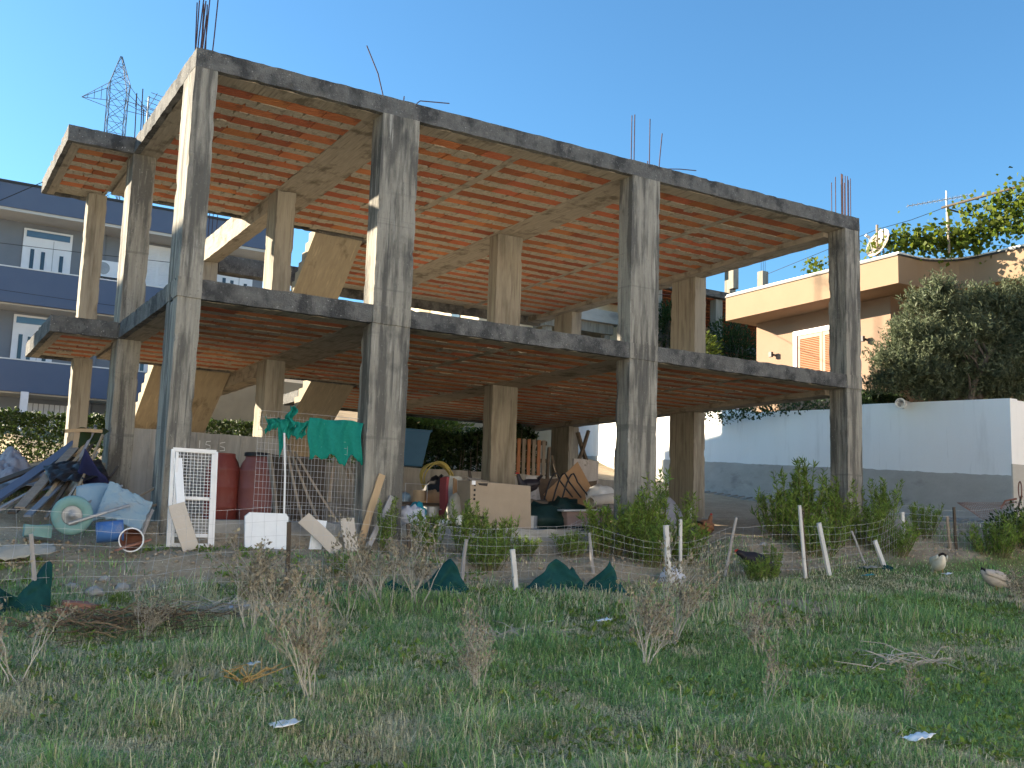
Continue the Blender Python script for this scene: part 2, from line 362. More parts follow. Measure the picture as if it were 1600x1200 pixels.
def tint_mat(name, tr=.3, rough=.6):
    m = bpy.data.materials.new(name); m.use_nodes = True
    nt = m.node_tree; N = nt.nodes; L = nt.links; N.clear()
    out = N.new('ShaderNodeOutputMaterial'); bs = N.new('ShaderNodeBsdfPrincipled'); at = N.new('ShaderNodeAttribute'); at.attribute_name = 'tint'
    bs.inputs['Roughness'].default_value = rough; bs.inputs['Specular IOR Level'].default_value = .25
    tr_ = N.new('ShaderNodeBsdfTranslucent'); ms = N.new('ShaderNodeMixShader'); ms.inputs[0].default_value = tr
    L.new(at.outputs['Color'], bs.inputs['Base Color']); L.new(at.outputs['Color'], tr_.inputs[0])
    L.new(bs.outputs[0], ms.inputs[1]); L.new(tr_.outputs[0], ms.inputs[2]); L.new(ms.outputs[0], out.inputs[0])
    return m
M['grass'] = tint_mat('grass_blade')

# ------------------------------------------------------------------ ground
def wall_x(y): return 17.45+(y-.1)*.191
def H(x,y):
    x=np.asarray(x,float);y=np.asarray(y,float)
    field=-.80+.028*(x-5)+.075*(np.minimum(y,-2)+2)
    field=np.where(y>-2,-.80+.028*(x-5),field)
    field=np.maximum(field,-3.0)
    field=np.minimum(field,-.35+.0*x)
    # left of the frame: steady rise towards the hedge
    left=np.interp(y,[-2,-1.2,0,3,8,12,22,60,200],[-1.0,-.75,-.42,.2,.8,1.0,1.7,5,14])
    # under the frame
    mid=np.interp(y,[-2,-1.5,-.9,-.15],[-.85,-.78,-.52,-.42])
    fl=np.where(y>-.05,-.12,mid)
    back=np.interp(y,[4,8,12,22,60,200],[.75,.95,1.1,2.4,9,22])
    ret=np.where(x<2.95,4.12,7.1)
    mid=np.where(y>ret,back,fl)
    # right of the third front column: bare soil rising to the garden wall
    r0=np.interp(y,[-2,-1.2,-.3,4.4,9,12.5,19,30,60,200],[-.62,-.45,-.12,.13,.7,1.0,2.2,4.5,11,24])
    r1=np.interp(y,[-8,-2,0,4.8,8.6,12.5,19,30,60,200],[-.55,-.15,.28,.60,.87,1.24,2.25,4.8,11,24])
    r=r0+(r1-r0)*sst(9.5,17.6,x)+.12*np.exp(-((x-13)**2/6+(y-1.5)**2/5))
    z=np.where(y<=-2,field,0)
    wl=1-sst(-.6,-.05,x); wr=sst(7.8,9.6,x)
    zz=mid*(1-wl)*(1-wr)+left*wl+r*wr*(1-wl)
    k=sst(-2.6,-1.4,y)
    out=field*(1-k)+zz*k
    # garden above the wall on the right
    wx=wall_x(np.clip(y,0.2,40))+.55
    gz=2.75+.0725*np.clip(y,0,12)+.33*np.clip(y-12,0,14)+.12*np.clip(y-26,0,120)
    g=np.where((x>wx)&(y>.75)&(y<40),1.0,0.0)
    out=out*(1-g)+gz*g
    return out

def Hs(x, y): return float(H(x, y))
def rng_axis(parts):
    a = []
    for lo, hi, st in parts: a += list(np.arange(lo, hi, st))
    return np.array(a + [parts[-1][1]])
gx = rng_axis([(-900, -60, 120), (-60, -14, 4), (-14, -4, .5), (-4, 15, .14), (15, 24, .3), (24, 60, 3), (60, 900, 120)])
gy = rng_axis([(-900, -60, 120), (-60, -16, 4), (-16, -10, .4), (-10, 5, .14), (5, 24, .35), (24, 60, 3), (60, 900, 120)])
X, Y = np.meshgrid(gx, gy, indexing='ij')
Z = H(X, Y)
rs = np.random.RandomState(3)
def lattice(nx, ny):  # smooth value noise on the grid
    return rs.rand(nx, ny)
def vnoise(x, y, s, seed):
    r = np.random.RandomState(seed); T = r.rand(256, 256)
    u = x/s; v = y/s; i = np.floor(u).astype(int); j = np.floor(v).astype(int); fu = u-i; fv = v-j
    fu = fu*fu*(3-2*fu); fv = fv*fv*(3-2*fv)
    g = lambda a, b: T[a % 256, b % 256]
    return g(i, j)*(1-fu)*(1-fv)+g(i+1, j)*fu*(1-fv)+g(i, j+1)*(1-fu)*fv+g(i+1, j+1)*fu*fv
inside = (X > -.1) & (X < 8.2) & (Y > -.1) & (Y < 7)
rough_amt = np.where(inside, .015, .09)
Z = Z + rough_amt*(vnoise(X, Y, 1.3, 1)-.5) + rough_amt*.5*(vnoise(X, Y, .45, 2)-.5)
def ground_z(x, y):
    x = np.asarray(x, float); y = np.asarray(y, float)
    ins = (x > -.1) & (x < 8.2) & (y > -.1) & (y < 7)
    a = np.where(ins, .015, .09)
    return H(x, y) + a*(vnoise(x, y, 1.3, 1)-.5) + a*.5*(vnoise(x, y, .45, 2)-.5)
def gz(x, y): return float(ground_z(x, y))
# how bare the ground is: 0 grass, 1 soil
def bare(x, y):
    x = np.asarray(x, float); y = np.asarray(y, float)
    b = sst(-1.95, -1.35, y)*(.50+.22*(x < 6.5)+1.1*(vnoise(x, y, .8, 5)-.35))
    b = np.maximum(b, sst(-.4, .2, y)*((x > -.2) & (x < 20)))
    b = np.maximum(b, 1.2*np.exp(-(((x-6.6)/.95)**2+((y+4.1)/.6)**2)))
    b = np.maximum(b, .35*sst(.66, .88, vnoise(x, y, 1.1, 9)))
    b = np.maximum(b, .8*sst(-13, -18, y))  # unseen ground behind the camera turned to paler soil for added bounce light
    return np.clip(b, 0, 1)
nx_, ny_ = X.shape
idx = np.arange(nx_*ny_).reshape(nx_, ny_)
gf = np.stack([idx[:-1, :-1], idx[1:, :-1], idx[1:, 1:], idx[:-1, 1:]], -1).reshape(-1, 4)
B = bare(X, Y).ravel()
grd = bpy.data.materials.new('field_soil'); grd.use_nodes = True
def _ground_mat(m):
    nt = m.node_tree; N = nt.nodes; L = nt.links; N.clear()
    out = N.new('ShaderNodeOutputMaterial'); bs = N.new('ShaderNodeBsdfPrincipled'); bs.inputs['Roughness'].default_value = .97; bs.inputs['Specular IOR Level'].default_value = .1
    at = N.new('ShaderNodeAttribute'); at.attribute_name = 'tint'
    tc = N.new('ShaderNodeTexCoord')
    def nz(s, d=8):
        n = N.new('ShaderNodeTexNoise'); n.inputs['Scale'].default_value = s; n.inputs['Detail'].default_value = d; n.inputs['Roughness'].default_value = .65; L.new(tc.outputs['Object'], n.inputs['Vector']); return n.outputs['Fac']
    def mix(f, a, b):
        x = N.new('ShaderNodeMix'); x.data_type = 'RGBA'
        L.new(f, x.inputs[0])
        for q, i in ((a, 6), (b, 7)):
            if isinstance(q, tuple): x.inputs[i].default_value = (*q, 1)
            else: L.new(q, x.inputs[i])
        return x.outputs[2]
    def rg(s, a, b):
        r = N.new('ShaderNodeMapRange'); r.inputs[1].default_value = a; r.inputs[2].default_value = b; L.new(s, r.inputs[0]); return r.outputs[0]
    soil = mix(rg(nz(2.2), .35, .65), (.44, .345, .23), (.31, .24, .16)); soil = mix(rg(nz(24), .5, .7), soil, (.50, .42, .31))
    turf = mix(rg(nz(5), .35, .65), (.15, .18, .06), (.21, .20, .095)); turf = mix(rg(nz(60), .55, .7), turf, (.27, .25, .16))
    c = mix(rg(at.outputs['Fac'], .2, .75), turf, soil)
    L.new(c, bs.inputs['Base Color'])
    bp = N.new('ShaderNodeBump'); bp.inputs['Strength'].default_value = .9; bp.inputs['Distance'].default_value = .04; L.new(nz(14), bp.inputs['Height']); L.new(bp.outputs[0], bs.inputs['Normal'])
    L.new(bs.outputs[0], out.inputs[0])
_ground_mat(grd)
ground = fast_mesh('ground', np.stack([X.ravel(), Y.ravel(), Z.ravel()], -1), gf, grd, smooth=True, attr=np.stack([B, B, B, np.ones_like(B)], -1))
tag(ground, 'sloping field of rough grass and bare soil', kind='structure')

# ------------------------------------------------------------------ the unfinished concrete frame
FR = empty('concrete_frame_building', (0, 0, 0), 'unfinished two-storey concrete frame with terracotta block soffits and open sides', 'building')
L_ = 12.717
Z1, Z2, HS = 3.0, 6.1, .26
SLAB = {}
def column(x0, x1, y0, y1, z0, z1, m='col'):
    return MB().rough(x0, x1, y0, y1, z0, z1, .075, .005, 6, 0, .014).build('column', M[m], FR, smooth=False)
# front row: corner columns are narrow and deep, the two between them wide
for (x0, x1, y0, y1) in ((0, .30, 0, .62), (2.69, 3.28, 0, .36), (7.22, 7.80, 0, .36), (L_-.40, L_, 0, .42)):
    zb = Hs((x0+x1)/2, -.3)-.35
    column(x0, x1, y0, y1, zb, Z1-HS)
    column(x0, x1, y0, y1, Z1, Z2-HS)
    MB().rough(x0-(.012 if x0 == 0 else 0), x1+(.012 if x1 == L_ else 0), y0-.014, y1, Z1-HS+.002, Z1-.002, .075, .005, 6, 0, .02).build('column_joint', M['col'], FR)
# left row and inner rows
column(.0, .36, 3.99, 4.55, -.3, Z1-HS); column(.0, .36, 3.99, 4.55, Z1, Z2-HS)
column(-.26, .06, 6.72, 7.06, .3, Z1-HS, 'colw'); column(-.26, .06, 6.72, 7.06, Z1, Z2-HS, 'colw')
for (x0, x1, y0, y1) in ((2.58, 2.92, 4.40, 4.95), (7.18, 7.76, 4.40, 4.75), (12.38, 12.70, 4.40, 5.25)):
    column(x0, x1, y0, y1, 1.33 if x0 < 3 else -.2, Z1-HS, 'colw'); column(x0, x1, y0, y1, Z1, Z2-HS, 'colw')
for (x0, x1, y0, y1) in ((2.58, 2.92, 9.55, 9.95), (7.2, 7.7, 9.6, 9.95), (12.38, 12.70, 9.4, 10.25)):
    column(x0, x1, y0, y1, .6, Z1-HS, 'colw'); column(x0, x1, y0, y1, Z1, Z2-HS-.25 if x0 < 3 else Z2-HS, 'colw')

random.seed(11)
BLK = {}
def block_mesh(n):
    if n not in BLK:
        b = MB(); l = n/100.0
        # a hollow pot: shallow grooves run along its underside
        w = .135; pts = [(-w, .0), (-w+.012, -.035)]
        for g in (-.07, 0, .07): pts += [(g-.012, -.035), (g-.008, -.029), (g+.008, -.029), (g+.012, -.035)]
        pts += [(w-.012, -.035), (w, 0)]
        b.prism(pts, lambda u, v, s: (s, u, v), 0, l)
        BLK[n] = b.mesh('clay_block', M['clay'])
    return BLK[n]
blocks_left = [300]
def lay_row(slab, x0, x1, yc, zs, stuff, single):
    n = max(1, round((x1-x0)/.50)); l = (x1-x0)/n
    for i in range(n):
        ln = int(round((l-.008)*100)); me = block_mesh(ln)
        p = Vector((x0+i*l+random.uniform(0, .006), yc+random.uniform(-.006, .006), zs+random.uniform(-.008, .004)))
        if single and blocks_left[0] > 0:
            blocks_left[0] -= 1
            o = bpy.data.objects.new('clay_block', me); col.objects.link(o); o.parent = slab; o.location = p
            o.rotation_euler = (random.uniform(-.012, .012), random.uniform(-.006, .006), random.uniform(-.006, .006))
        else:
            b = [Vector(v.co)+p for v in me.vertices]; stuff.add(b, [tuple(f.vertices) for f in me.polygons])

def slab(zt, name, label, single_rows, balc_front_left):
    zs = zt-HS                                  # underside
    S = MB()
    # deck plates (left bays stop at the stairwell)
    S.box(.05, 5.25, .05, 6.62, zs+.055, zt-.012); S.box(5.25, L_-.05, .05, 11.40, zs+.055, zt-.012)
    S.box(-.96, .05, 4.05, 7.28, zs+.055, zt-.012)
    root = S.build(name, M['soff'], FR); root['label'] = label
    E = lambda *a: MB().rough(*a, .075, .0055, 7, 0, .012).build('edge_beam', M['edge'], root)
    E(0, L_, 0, .10, zs, zt); E(0, .10, .10, 3.99, zs, zt); E(-1.016, 0, 3.99, 4.09, zs, zt); E(-1.016, -.93, 4.09, 7.33, zs, zt)
    E(-.93, .05, 7.25, 7.33, zs, zt); E(L_-.10, L_, .10, 11.45, zs, zt); E(5.25, L_-.1, 11.35, 11.45, zs-.18 if zt > 4 else zs, zt); E(.30, 5.25, 6.58, 6.66, zs, zt); E(5.17, 5.25, 6.66, 11.35, zs, zt)
    # flush concrete bands on the column lines
    bd = lambda *a: MB().rough(*a, .18, .006, 5).build('band_beam', M['soffb'], root)
    z0, z1 = zs-.002, zs+.06
    bd(.10, L_-.10, .10, .44, z0, z1)
    bd(.10, .40, .44, 6.58, z0, z1); bd(2.55, 3.35, .44, 6.58, z0, z1); bd(7.12, 7.88, .44, 11.34, z0, z1); bd(L_-.52, L_-.10, .44, 11.34, z0-.10, z1)
    bd(5.16, 5.30, .44, 6.58, z0+.003, z1); bd(10.12, 10.26, .44, 11.34, z0+.003, z1)
    bd(-.93, .10, 4.09, 4.27, z0, z1); bd(-.93, -.80, 4.27, 7.25, z0, z1)
    st = MB()
    def bay(x0, x1, y0, y1, single):
        k = int((y1-y0)/.495)
        for i in range(k):
            yc = y0+.02+.135+i*.495
            lay_row(root, x0, x1, yc, zs+.04, st, single and (i < single_rows))
            j0 = yc+.137; j1 = min(yc+.358, y1)
            if j1-j0 > .03:
                jm = MB(); xx = x0
                while xx < x1-.03:
                    w = min(random.uniform(.13, .21), x1-xx); sk = random.uniform(-.03, .03); zz = zs+random.uniform(-.004, .004); e0 = random.uniform(-.012, .012); e1 = random.uniform(-.012, .012)
                    jm.hexa([(xx+.003+sk, j0+e0, zz), (xx+w+sk, j0+e0, zz), (xx+w-sk, j1+e1, zz), (xx+.003-sk, j1+e1, zz), (xx+sk, j0-.006, zs+.06), (xx+w+sk, j0-.006, zs+.06), (xx+w-sk, j1+.006, zs+.06), (xx-sk, j1+.006, zs+.06)])
                    if random.random() < .05:
                        q0 = j0-random.uniform(.02, .07); q1 = j1+random.uniform(.02, .06); jm.rough(xx, xx+random.uniform(.08, .3), q0, q1, zs-.012, zs+.03, .06, .012, 9)
                    xx += w
                jm.build('joist', M['soff'], root)
    bay(.40, 2.55, .44, 6.58, True)
    bay(3.35, 5.16, .44, 6.58, True); bay(5.30, 7.12, .44, 6.5, True)
    bay(7.88, 10.12, .44, 6.5, True); bay(10.26, L_-.52, .44, 6.5, True)
    bay(-.80, -.02, 4.27, 7.2, True)
    bay(5.30, 7.12, 6.38, 11.3, False); bay(7.88, 10.12, 6.38, 11.3, False); bay(10.26, L_-.52, 6.38, 11.3, False)
    if st.v:
        o = st.build('clay_blocks_far', M['clay'], root); o['kind'] = 'stuff'
    # deeper beam beyond the second row, towards the stairwell
    MB().rough(2.60, 2.92, 4.95, 9.95, zs-.25, zs-.004, .14, .008, 5).build('drop_beam', M['soffb'], FR)
    MB().rough(2.60, 2.92, 6.67, 9.95, zs-.004, zt-.02, .14, .008, 5).build('drop_beam', M['soffb'], FR)
    return root
SLAB[2] = slab(Z2, 'roof_slab', 'roof slab with bright terracotta soffit and black weathered edges', 12, None)
SLAB[1] = slab(Z1, 'floor_slab', 'first floor slab with weathered dark edge', 3, None)
# stair flights
def flight(x0, x1, ytop, ztop, n, rise, run, th, name='stair_flight'):
    b = MB(); pts = []
    for i in range(n):
        pts += [(ytop+i*run, ztop-i*rise), (ytop+(i+1)*run, ztop-i*rise)]
    yb, zb = ytop+n*run, ztop-n*rise
    pts += [(yb, zb), (yb, zb-th*.4)]
    pts += [(ytop, ztop-th)]
    b.prism(pts, lambda u, v, w: (w, u, v), x0, x1)
    return b.build(name, M['stair'], FR)
flight(4.12, 5.16, 6.67, Z2-.02, 9, .175, .185, .26)
flight(4.22, 5.16, 6.67, Z1-.02, 10, .16, .235, .24)
flight(1.12, 2.57, 6.67, Z1-.02, 11, .165, .235, .26)
# landing edge seen behind the stairwell
MB().rough(2.95, 5.5, 9.6, 9.95, 5.42, 5.80, .14, .01, 5).build('landing_beam', M['edge'], FR)
# low cast walls of the ground floor
MB().rough(.36, 2.86, 4.02, 4.22, -.3, 1.33, .16, .006, 4).build('cast_wall', M['wallc'], FR)
for i, x in enumerate((.62, 1.0, 1.36, 1.74, 2.1, 2.5)):
    MB().bar((x, 4.005, -.1), (x+.006, 4.005, 1.325), .012, .02).build('board_ridge', M['wallc'], FR)
MB().rough(2.95, 12.3, 7.0, 7.2, -.3, 1.15, .2, .01, 4).build('cast_wall', M['wallc'], FR)
# plinth along the front
MB().rough(.30, 2.68, .02, .30, -.75, -.075, .12, .012, 5).build('plinth', M['plinth'], FR)
MB().rough(3.29, 7.20, .02, .30, -.75, -.065, .12, .012, 5).build('plinth', M['plinth'], FR)
# reinforcing bars
def rebar(pts): return MB().tube(pts, .009, 5).build('rebar', M['rebar'], FR)
random.seed(4)
for k in range(10):
    x = .03+.24*random.random(); y = .08+.42*(k/9)
    h = .62+.3*random.random(); rebar([(x, y, 6.05), (x+random.uniform(-.02, .02), y, 6.4), (x+random.uniform(-.04, .04), y+random.uniform(-.02, .02), 6.1+h)])
rebar([(2.80, .2, 6.05), (2.66, .2, 6.5), (2.46, .2, 6.88)])
rebar([(3.30, .2, 6.08), (3.31, .2, 6.2), (3.36, .2, 6.25), (3.85, .2, 6.33)])
rebar([(3.05, .12, 6.05), (3.06, .12, 6.22)]); rebar([(7.62, .12, 6.05), (7.62, .12, 6.2)])
for x, t in ((7.33, 6.97), (7.39, 7.0), (7.72, 7.0)): rebar([(x, .2, 6.05), (x, .2, t)])
rebar([(7.92, .2, 6.05), (7.95, .2, 6.4), (7.99, .2, 6.8)])
rebar([(7.90, .15, 6.06), (7.95, .15, 6.14), (8.35, .15, 6.22), (8.72, .15, 6.27)])
for k in range(10):
    x = L_-.40+.38*(k/9)+random.uniform(-.02, .02); y = .06+.3*random.random(); rebar([(x, y, 6.05), (x, y, 6.92+random.uniform(-.12, .12))])
for x, t in ((.03, 6.95), (.12, 7.05), (.16, 6.7)): rebar([(x, 4.2, 6.05), (x-.03, 4.2, t)])
for x in (2.62, 2.7, 2.78, 2.88): rebar([(x, 9.75, 6.0), (x, 9.75, 6.75)])
# chalk strokes on the cast wall
ch = MB()
for pts in ([(1.42, 1.2), (1.42, 1.08)], [(1.60, 1.2), (1.53, 1.19), (1.52, 1.14), (1.59, 1.13), (1.60, 1.08), (1.53, 1.07)], [(1.84, 1.2), (1.76, 1.18), (1.75, 1.13), (1.83, 1.11), (1.84, 1.06), (1.76, 1.05)]):
    ch.tube([(x, 4.012, z) for x, z in pts], .006, 5)
ch.build('chalk_mark', M['paint'], FR)

# ------------------------------------------------------------------ leaf helpers
def leaf_mesh(name, P, size, mt, parent=None, seed=0, aspect=.45, up=0.0, dirs=None, bend=.25):
    """diamond leaves: P (n,3) base points"""
    r = np.random.RandomState(seed); n = len(P); P = np.asarray(P, float)
    d = r.normal(size=(n, 3)); d[:, 2] += up
    if dirs is not None: d = dirs+.45*d
    d /= np.linalg.norm(d, axis=1)[:, None]
    q = r.normal(size=(n, 3)); s = np.cross(d, q); s /= np.linalg.norm(s, axis=1)[:, None]; u = np.cross(s, d)
    L = (size*(.6+.8*r.rand(n)))[:, None]; W = L*aspect*.5
    V = np.empty((n, 4, 3)); V[:, 0] = P; V[:, 1] = P+d*L*.45+s*W+u*L*bend*.3; V[:, 2] = P+d*L-u*L*bend*.3; V[:, 3] = P+d*L*.45-s*W+u*L*bend*.3
    F = np.arange(n*4).reshape(n, 4)
    o = fast_mesh(name, V.reshape(-1, 3), F, mt, parent=parent)
    if parent is not None: o['kind'] = 'stuff'
    return o

# ------------------------------------------------------------------ garden wall on the right
GW = empty('garden_wall', (17.45, .1, 0), 'long white garden wall on a grey cement base beyond the frame', 'wall')
def wp(dx, y, z): return (wall_x(y)+dx-17.45, y-.1, z)
ys = np.arange(.1, 25.01, .35); random.seed(8)
b = MB()
def strip(b, ys, zlo, zhi, d0, d1):
    n = len(ys); o = len(b.v)
    for y in ys:
        b.v += [wp(d0, y, zlo(y)), wp(d0, y, zhi(y)), wp(d1, y, zhi(y)), wp(d1, y, zlo(y))]
    for i in range(n-1):
        for j in range(4): b.f.append((o+i*4+j, o+(i+1)*4+j, o+(i+1)*4+(j+1) % 4, o+i*4+(j+1) % 4)); b.m.append(0)
    b.f.append((o, o+1, o+2, o+3)); b.m.append(0); e = o+(n-1)*4; b.f.append((e+3, e+2, e+1, e)); b.m.append(0)
topz = lambda y: 3.02+.0725*y+(.09 if y > 10.6 else 0)-(.10 if 5.4 < y < 10.2 else 0)
jag = {}
def basez(y):
    k = round(y, 2)
    if k not in jag: jag[k] = .025*vn((y*1.3, 0, 3)).x+random.uniform(-.008, .008)
    return 1.36+.0728*y+jag[k]
strip(b, ys, lambda y: .9+.0728*y, topz, .0, .26)
b.box(.26, 9, .0, .24, .8, 3.0)
b.build('white_render', M['white'], GW)
b = MB(); ys2 = np.arange(.1, 25.01, .12)
strip(b, ys2, lambda y: Hs(wall_x(y)-.3, y)-.5, basez, -.035, .0)
b.build('cement_base', M['wgrey'], GW)
b = MB(); b.box(-.03, 9, -.035, -.001, -.4, 1.62); b.build('cement_base', M['wgrey'], GW)
# pale footing along the wall
b = MB(); o = 0
for y in np.arange(.1, 14, .4):
    x = wall_x(y); z0 = Hs(x-.5, y)
    b.hexa([wp(-.34+random.uniform(-.05, .05), y, z0-.3), wp(-.04, y, z0-.3), wp(-.04, y+.39, z0-.3), wp(-.34, y+.39, z0-.3), wp(-.30, y, z0+.06), wp(-.04, y, z0+.10), wp(-.04, y+.39, z0+.10), wp(-.30, y+.39, z0+.05)])
b.build('footing', M['plinth'], GW)
b = MB(); b.lathe([(.11, -.3), (.11, .1), (.13, .1), (.13, .14), (.09, .14), (.09, -.2)], wp(-.05, 3.3, 3.22), (-1, -.25, .05), 16, cap0=False, cap1=False)
b.build('drain_pipe', M['paint'], GW, smooth=False)

# ------------------------------------------------------------------ beige house
HZ = 2.7
BH = empty('beige_house', (20.94, 5.98, HZ), 'beige house with curved parapet roof and brown louvred shutters', 'house')
bh = lambda x, y, z: (x-20.94, y-5.98, z-HZ)
def bbox(name, m, x0, x1, y0, y1, z0, z1, parent=None):
    a = bh(x0, y0, z0); c = bh(x1, y1, z1)
    return MB().box(a[0], c[0], a[1], c[1], a[2], c[2]).build(name, M[m], parent or BH)
bbox('wall', 'brownw', 20.94, 32, 5.98, 11.3, HZ-1.5, 6.795)
bbox('wall', 'brownw', 22.8, 32, -7, 5.977, HZ-1.5, 6.795)
arc = [(20.6+1.1*math.sin(t), 3.7+1.1*math.cos(t)) for t in np.linspace(0, math.pi/2, 14)]
out = [(19.84, 11.56), (19.82, 4.8)] + arc + [(21.7, -7.5), (32.5, -7.5), (32.5, 11.56)]
def outline(name, m, z0, z1, grow=0.0):
    pts = out
    if grow:
        pts = []; n = len(out)
        for i, (x, y) in enumerate(out):
            x0, y0 = out[i-1]; x1, y1 = out[(i+1) % n]
            e = Vector((x1-x0, y1-y0)).normalized(); nrm = Vector((e.y, -e.x)); pts.append((x-nrm.x*-grow*-1, y-nrm.y*grow))
    MB().prism(pts, lambda u, v, w: bh(u, v, w), z0, z1).build(name, M[m], BH)
outline('roof_fascia', 'beige', 6.79, 7.58)
outline('coping', 'cap', 7.585, 7.66, .03)
def ribbon(name, m, z0, z1, d):
    b = MB(); n = len(out)-2; o = 0
    for i in range(n):
        x, y = out[i]; x0, y0 = out[max(i-1, 0)]; x1, y1 = out[i+1]
        e = Vector((x1-x0, y1-y0)).normalized(); nr = Vector((e.y, -e.x))
        if nr.x > 0 and i < 2: nr = -nr
        b.v += [bh(x-abs(nr.x)*d, y-abs(nr.y)*d, z0), bh(x-abs(nr.x)*d, y-abs(nr.y)*d, z1), bh(x+.02, y+.02, z1), bh(x+.02, y+.02, z0)]
    for i in range(n-1):
        for j in range(4): b.f.append((i*4+j, (i+1)*4+j, (i+1)*4+(j+1) % 4, i*4+(j+1) % 4)); b.m.append(0)
    b.build(name, M[m], BH)
ribbon('drip_edge', 'flash', 7.55, 7.60, .035)
# window in the long wall
wf = MB()
for (y0, y1, z0, z1) in ((9.48, 9.62, 4.4, 6.27), (7.3, 7.44, 4.4, 6.27), (7.44, 9.48, 6.13, 6.27), (7.44, 9.48, 4.4, 4.54)):
    a = bh(20.86, y0, z0); c = bh(20.935, y1, z1); wf.box(a[0], c[0], a[1], c[1], a[2], c[2])
wf = wf.build('window', M['door'], BH)
for y0, y1 in ((8.47, 9.46), (7.46, 8.45)):
    lf = MB()
    for (p, q, z0, z1) in ((y0, y0+.1, 4.56, 6.12), (y1-.1, y1, 4.56, 6.12), (y0+.1, y1-.1, 6.0, 6.12), (y0+.1, y1-.1, 4.56, 4.68)):
        a = bh(20.89, p, z0); c = bh(20.93, q, z1); lf.box(a[0], c[0], a[1], c[1], a[2], c[2])
    lf = lf.build('shutter', M['shut'], wf)
    s = MB()
    for k in range(24):
        z = 4.70+k*.054; s.hexa([bh(20.885, y0+.1, z), bh(20.885, y1-.1, z), bh(20.925, y1-.1, z+.04), bh(20.925, y0+.1, z+.04), bh(20.885, y0+.1, z+.012), bh(20.885, y1-.1, z+.012), bh(20.925, y1-.1, z+.052), bh(20.925, y0+.1, z+.052)])
    s.build('louvres', M['shut'], wf)
for y in (10.5, 6.86):
    a = bh(20.72, y-.06, 5.58); c = bh(20.93, y+.06, 5.74)
    MB().box(a[0]+.02, c[0]-.1, a[1], c[1], a[2], c[2]).box(a[0]+.1, c[0], a[1]+.04, c[1]-.04, a[2]+.05, c[2]-.05).build('wall_lamp', M['flash'], BH)

# dish, aerial and pergola on its roof
def dish(loc, n, r, label):
    t = empty('satellite_dish', loc, label, 'satellite dish')
    a, b_, d = basis(n)
    m = MB(); prof = [(r*k/7, .28*r*(k/7)**2) for k in range(8)]
    m.lathe(prof, (0, 0, 0), n, 24, cap0=False, cap1=False); m.lathe([(q, z-.012) for q, z in prof], (0, 0, 0), n, 24, cap0=False, cap1=False)
    m.build('reflector', M['dish'], t, smooth=True)
    m = MB(); p = d*(r*1.05); m.tube([b_*(-r*.95)+d*.1, p], .012, 5); m.tube([p-d*.04, p+d*.1], .04, 8); m.build('feed_arm', M['steelw'], t)
    m = MB(); m.tube([d*-.03, Vector((.12, 0, -.15)), Vector((.12, 0, -.42))], .02, 6); m.build('mount', M['metal'], t)
dish((20.05, 5.55, 8.05), (-.90, .15, .35), .43, 'tilted satellite dish standing on the beige parapet')
t = empty('tv_aerial', (21.65, 4.6, 7.66), 'long yagi aerial on a white mast above the vine', 'aerial')
MB().tube([(0, 0, 0), (0, 0, 2.0)], .025, 6).build('mast', M['steelw'], t)
m = MB(); A0 = Vector((-.95, .55, 1.52)); A1 = Vector((.5, -.3, 1.88)); m.tube([A0, A1], .014, 5)
for k in range(13):
    p = A0.lerp(A1, k/12); l = .10+.012*k; m.tube([p+Vector((-.25, -.5, 0)).normalized()*l, p-Vector((-.25, -.5, 0)).normalized()*l], .006, 4); m.tube([p-Vector((0, 0, .06)), p+Vector((0, 0, .06))], .006, 4)
m.build('boom', M['metal'], t)
PG = empty('vine_pergola', (20.95, 4.05, 7.66), 'rusty pipe pergola on the beige house roof carrying the vine', 'pergola')
for (x, y, h) in ((0, 0, 1.30), (-.98, 1.55, .95), (0, -5, 1.4), (3.5, 0, 1.3)): MB().tube([(x, y, -.02), (x, y, h)], .035, 7).build('post', M['wood'], PG)
MB().tube([(-.12, .1, 1.24), (.15, -3, 1.33), (.2, -6.5, 1.38)], .035, 7).build('rail', M['bark'], PG)
MB().tube([(0, 0, 1.2), (1.6, -.2, 1.1), (3.5, -.3, 1.2)], .025, 6).build('rail', M['bark'], PG)
MB().tube([(0, 0, 1.28), (-.5, .8, 1.0), (-.98, 1.55, .82), (-1.0, 4, .55), (-.6, 6.2, .5)], .008, 4).build('wire', M['cable'], PG)
MB().tube([(-.98, 1.55, .8), (-.1, .6, .35), (.8, -.4, .3), (2.2, -1, .2)], .008, 4).build('wire', M['cable'], PG)
VN = empty('grape_vine', (20.95, 4.05, 7.7), 'sunlit yellow-green grape vine sprawling over the rooftop pergola', 'vine')
r = np.random.RandomState(5); pts = []
for (x, y, z, s, n) in ((19.95, 5.9, 7.95, .22, 60), (20.3, 5.3, 8.1, .28, 170), (20.6, 4.9, 8.15, .32, 260), (20.95, 4.6, 8.1, .34, 300), (21.3, 4.2, 8.05, .36, 330), (21.6, 3.8, 8.1, .36, 330), (21.7, 3.3, 8.45, .34, 280), (21.5, 2.6, 8.75, .34, 280), (21.4, 1.9, 8.75, .34, 280), (21.2, 1.0, 8.8, .34, 240), (21.7, 2.6, 8.2, .3, 220), (21.9, 1.6, 8.25, .34, 220), (20.25, 8.1, 8.0, .24, 90), (20.3, 7.4, 7.85, .15, 20), (21.1, 3.6, 8.75, .2, 60)):
    pts.append(np.array([x, y, z])+r.normal(size=(n, 3))*s*np.array([1, 1, .62]))
pts = np.concatenate(pts)-np.array([20.95, 4.05, 7.7])
leaf_mesh('leaves', pts, .135, M['vine'], VN, 3, .9, -.3)
m = MB()
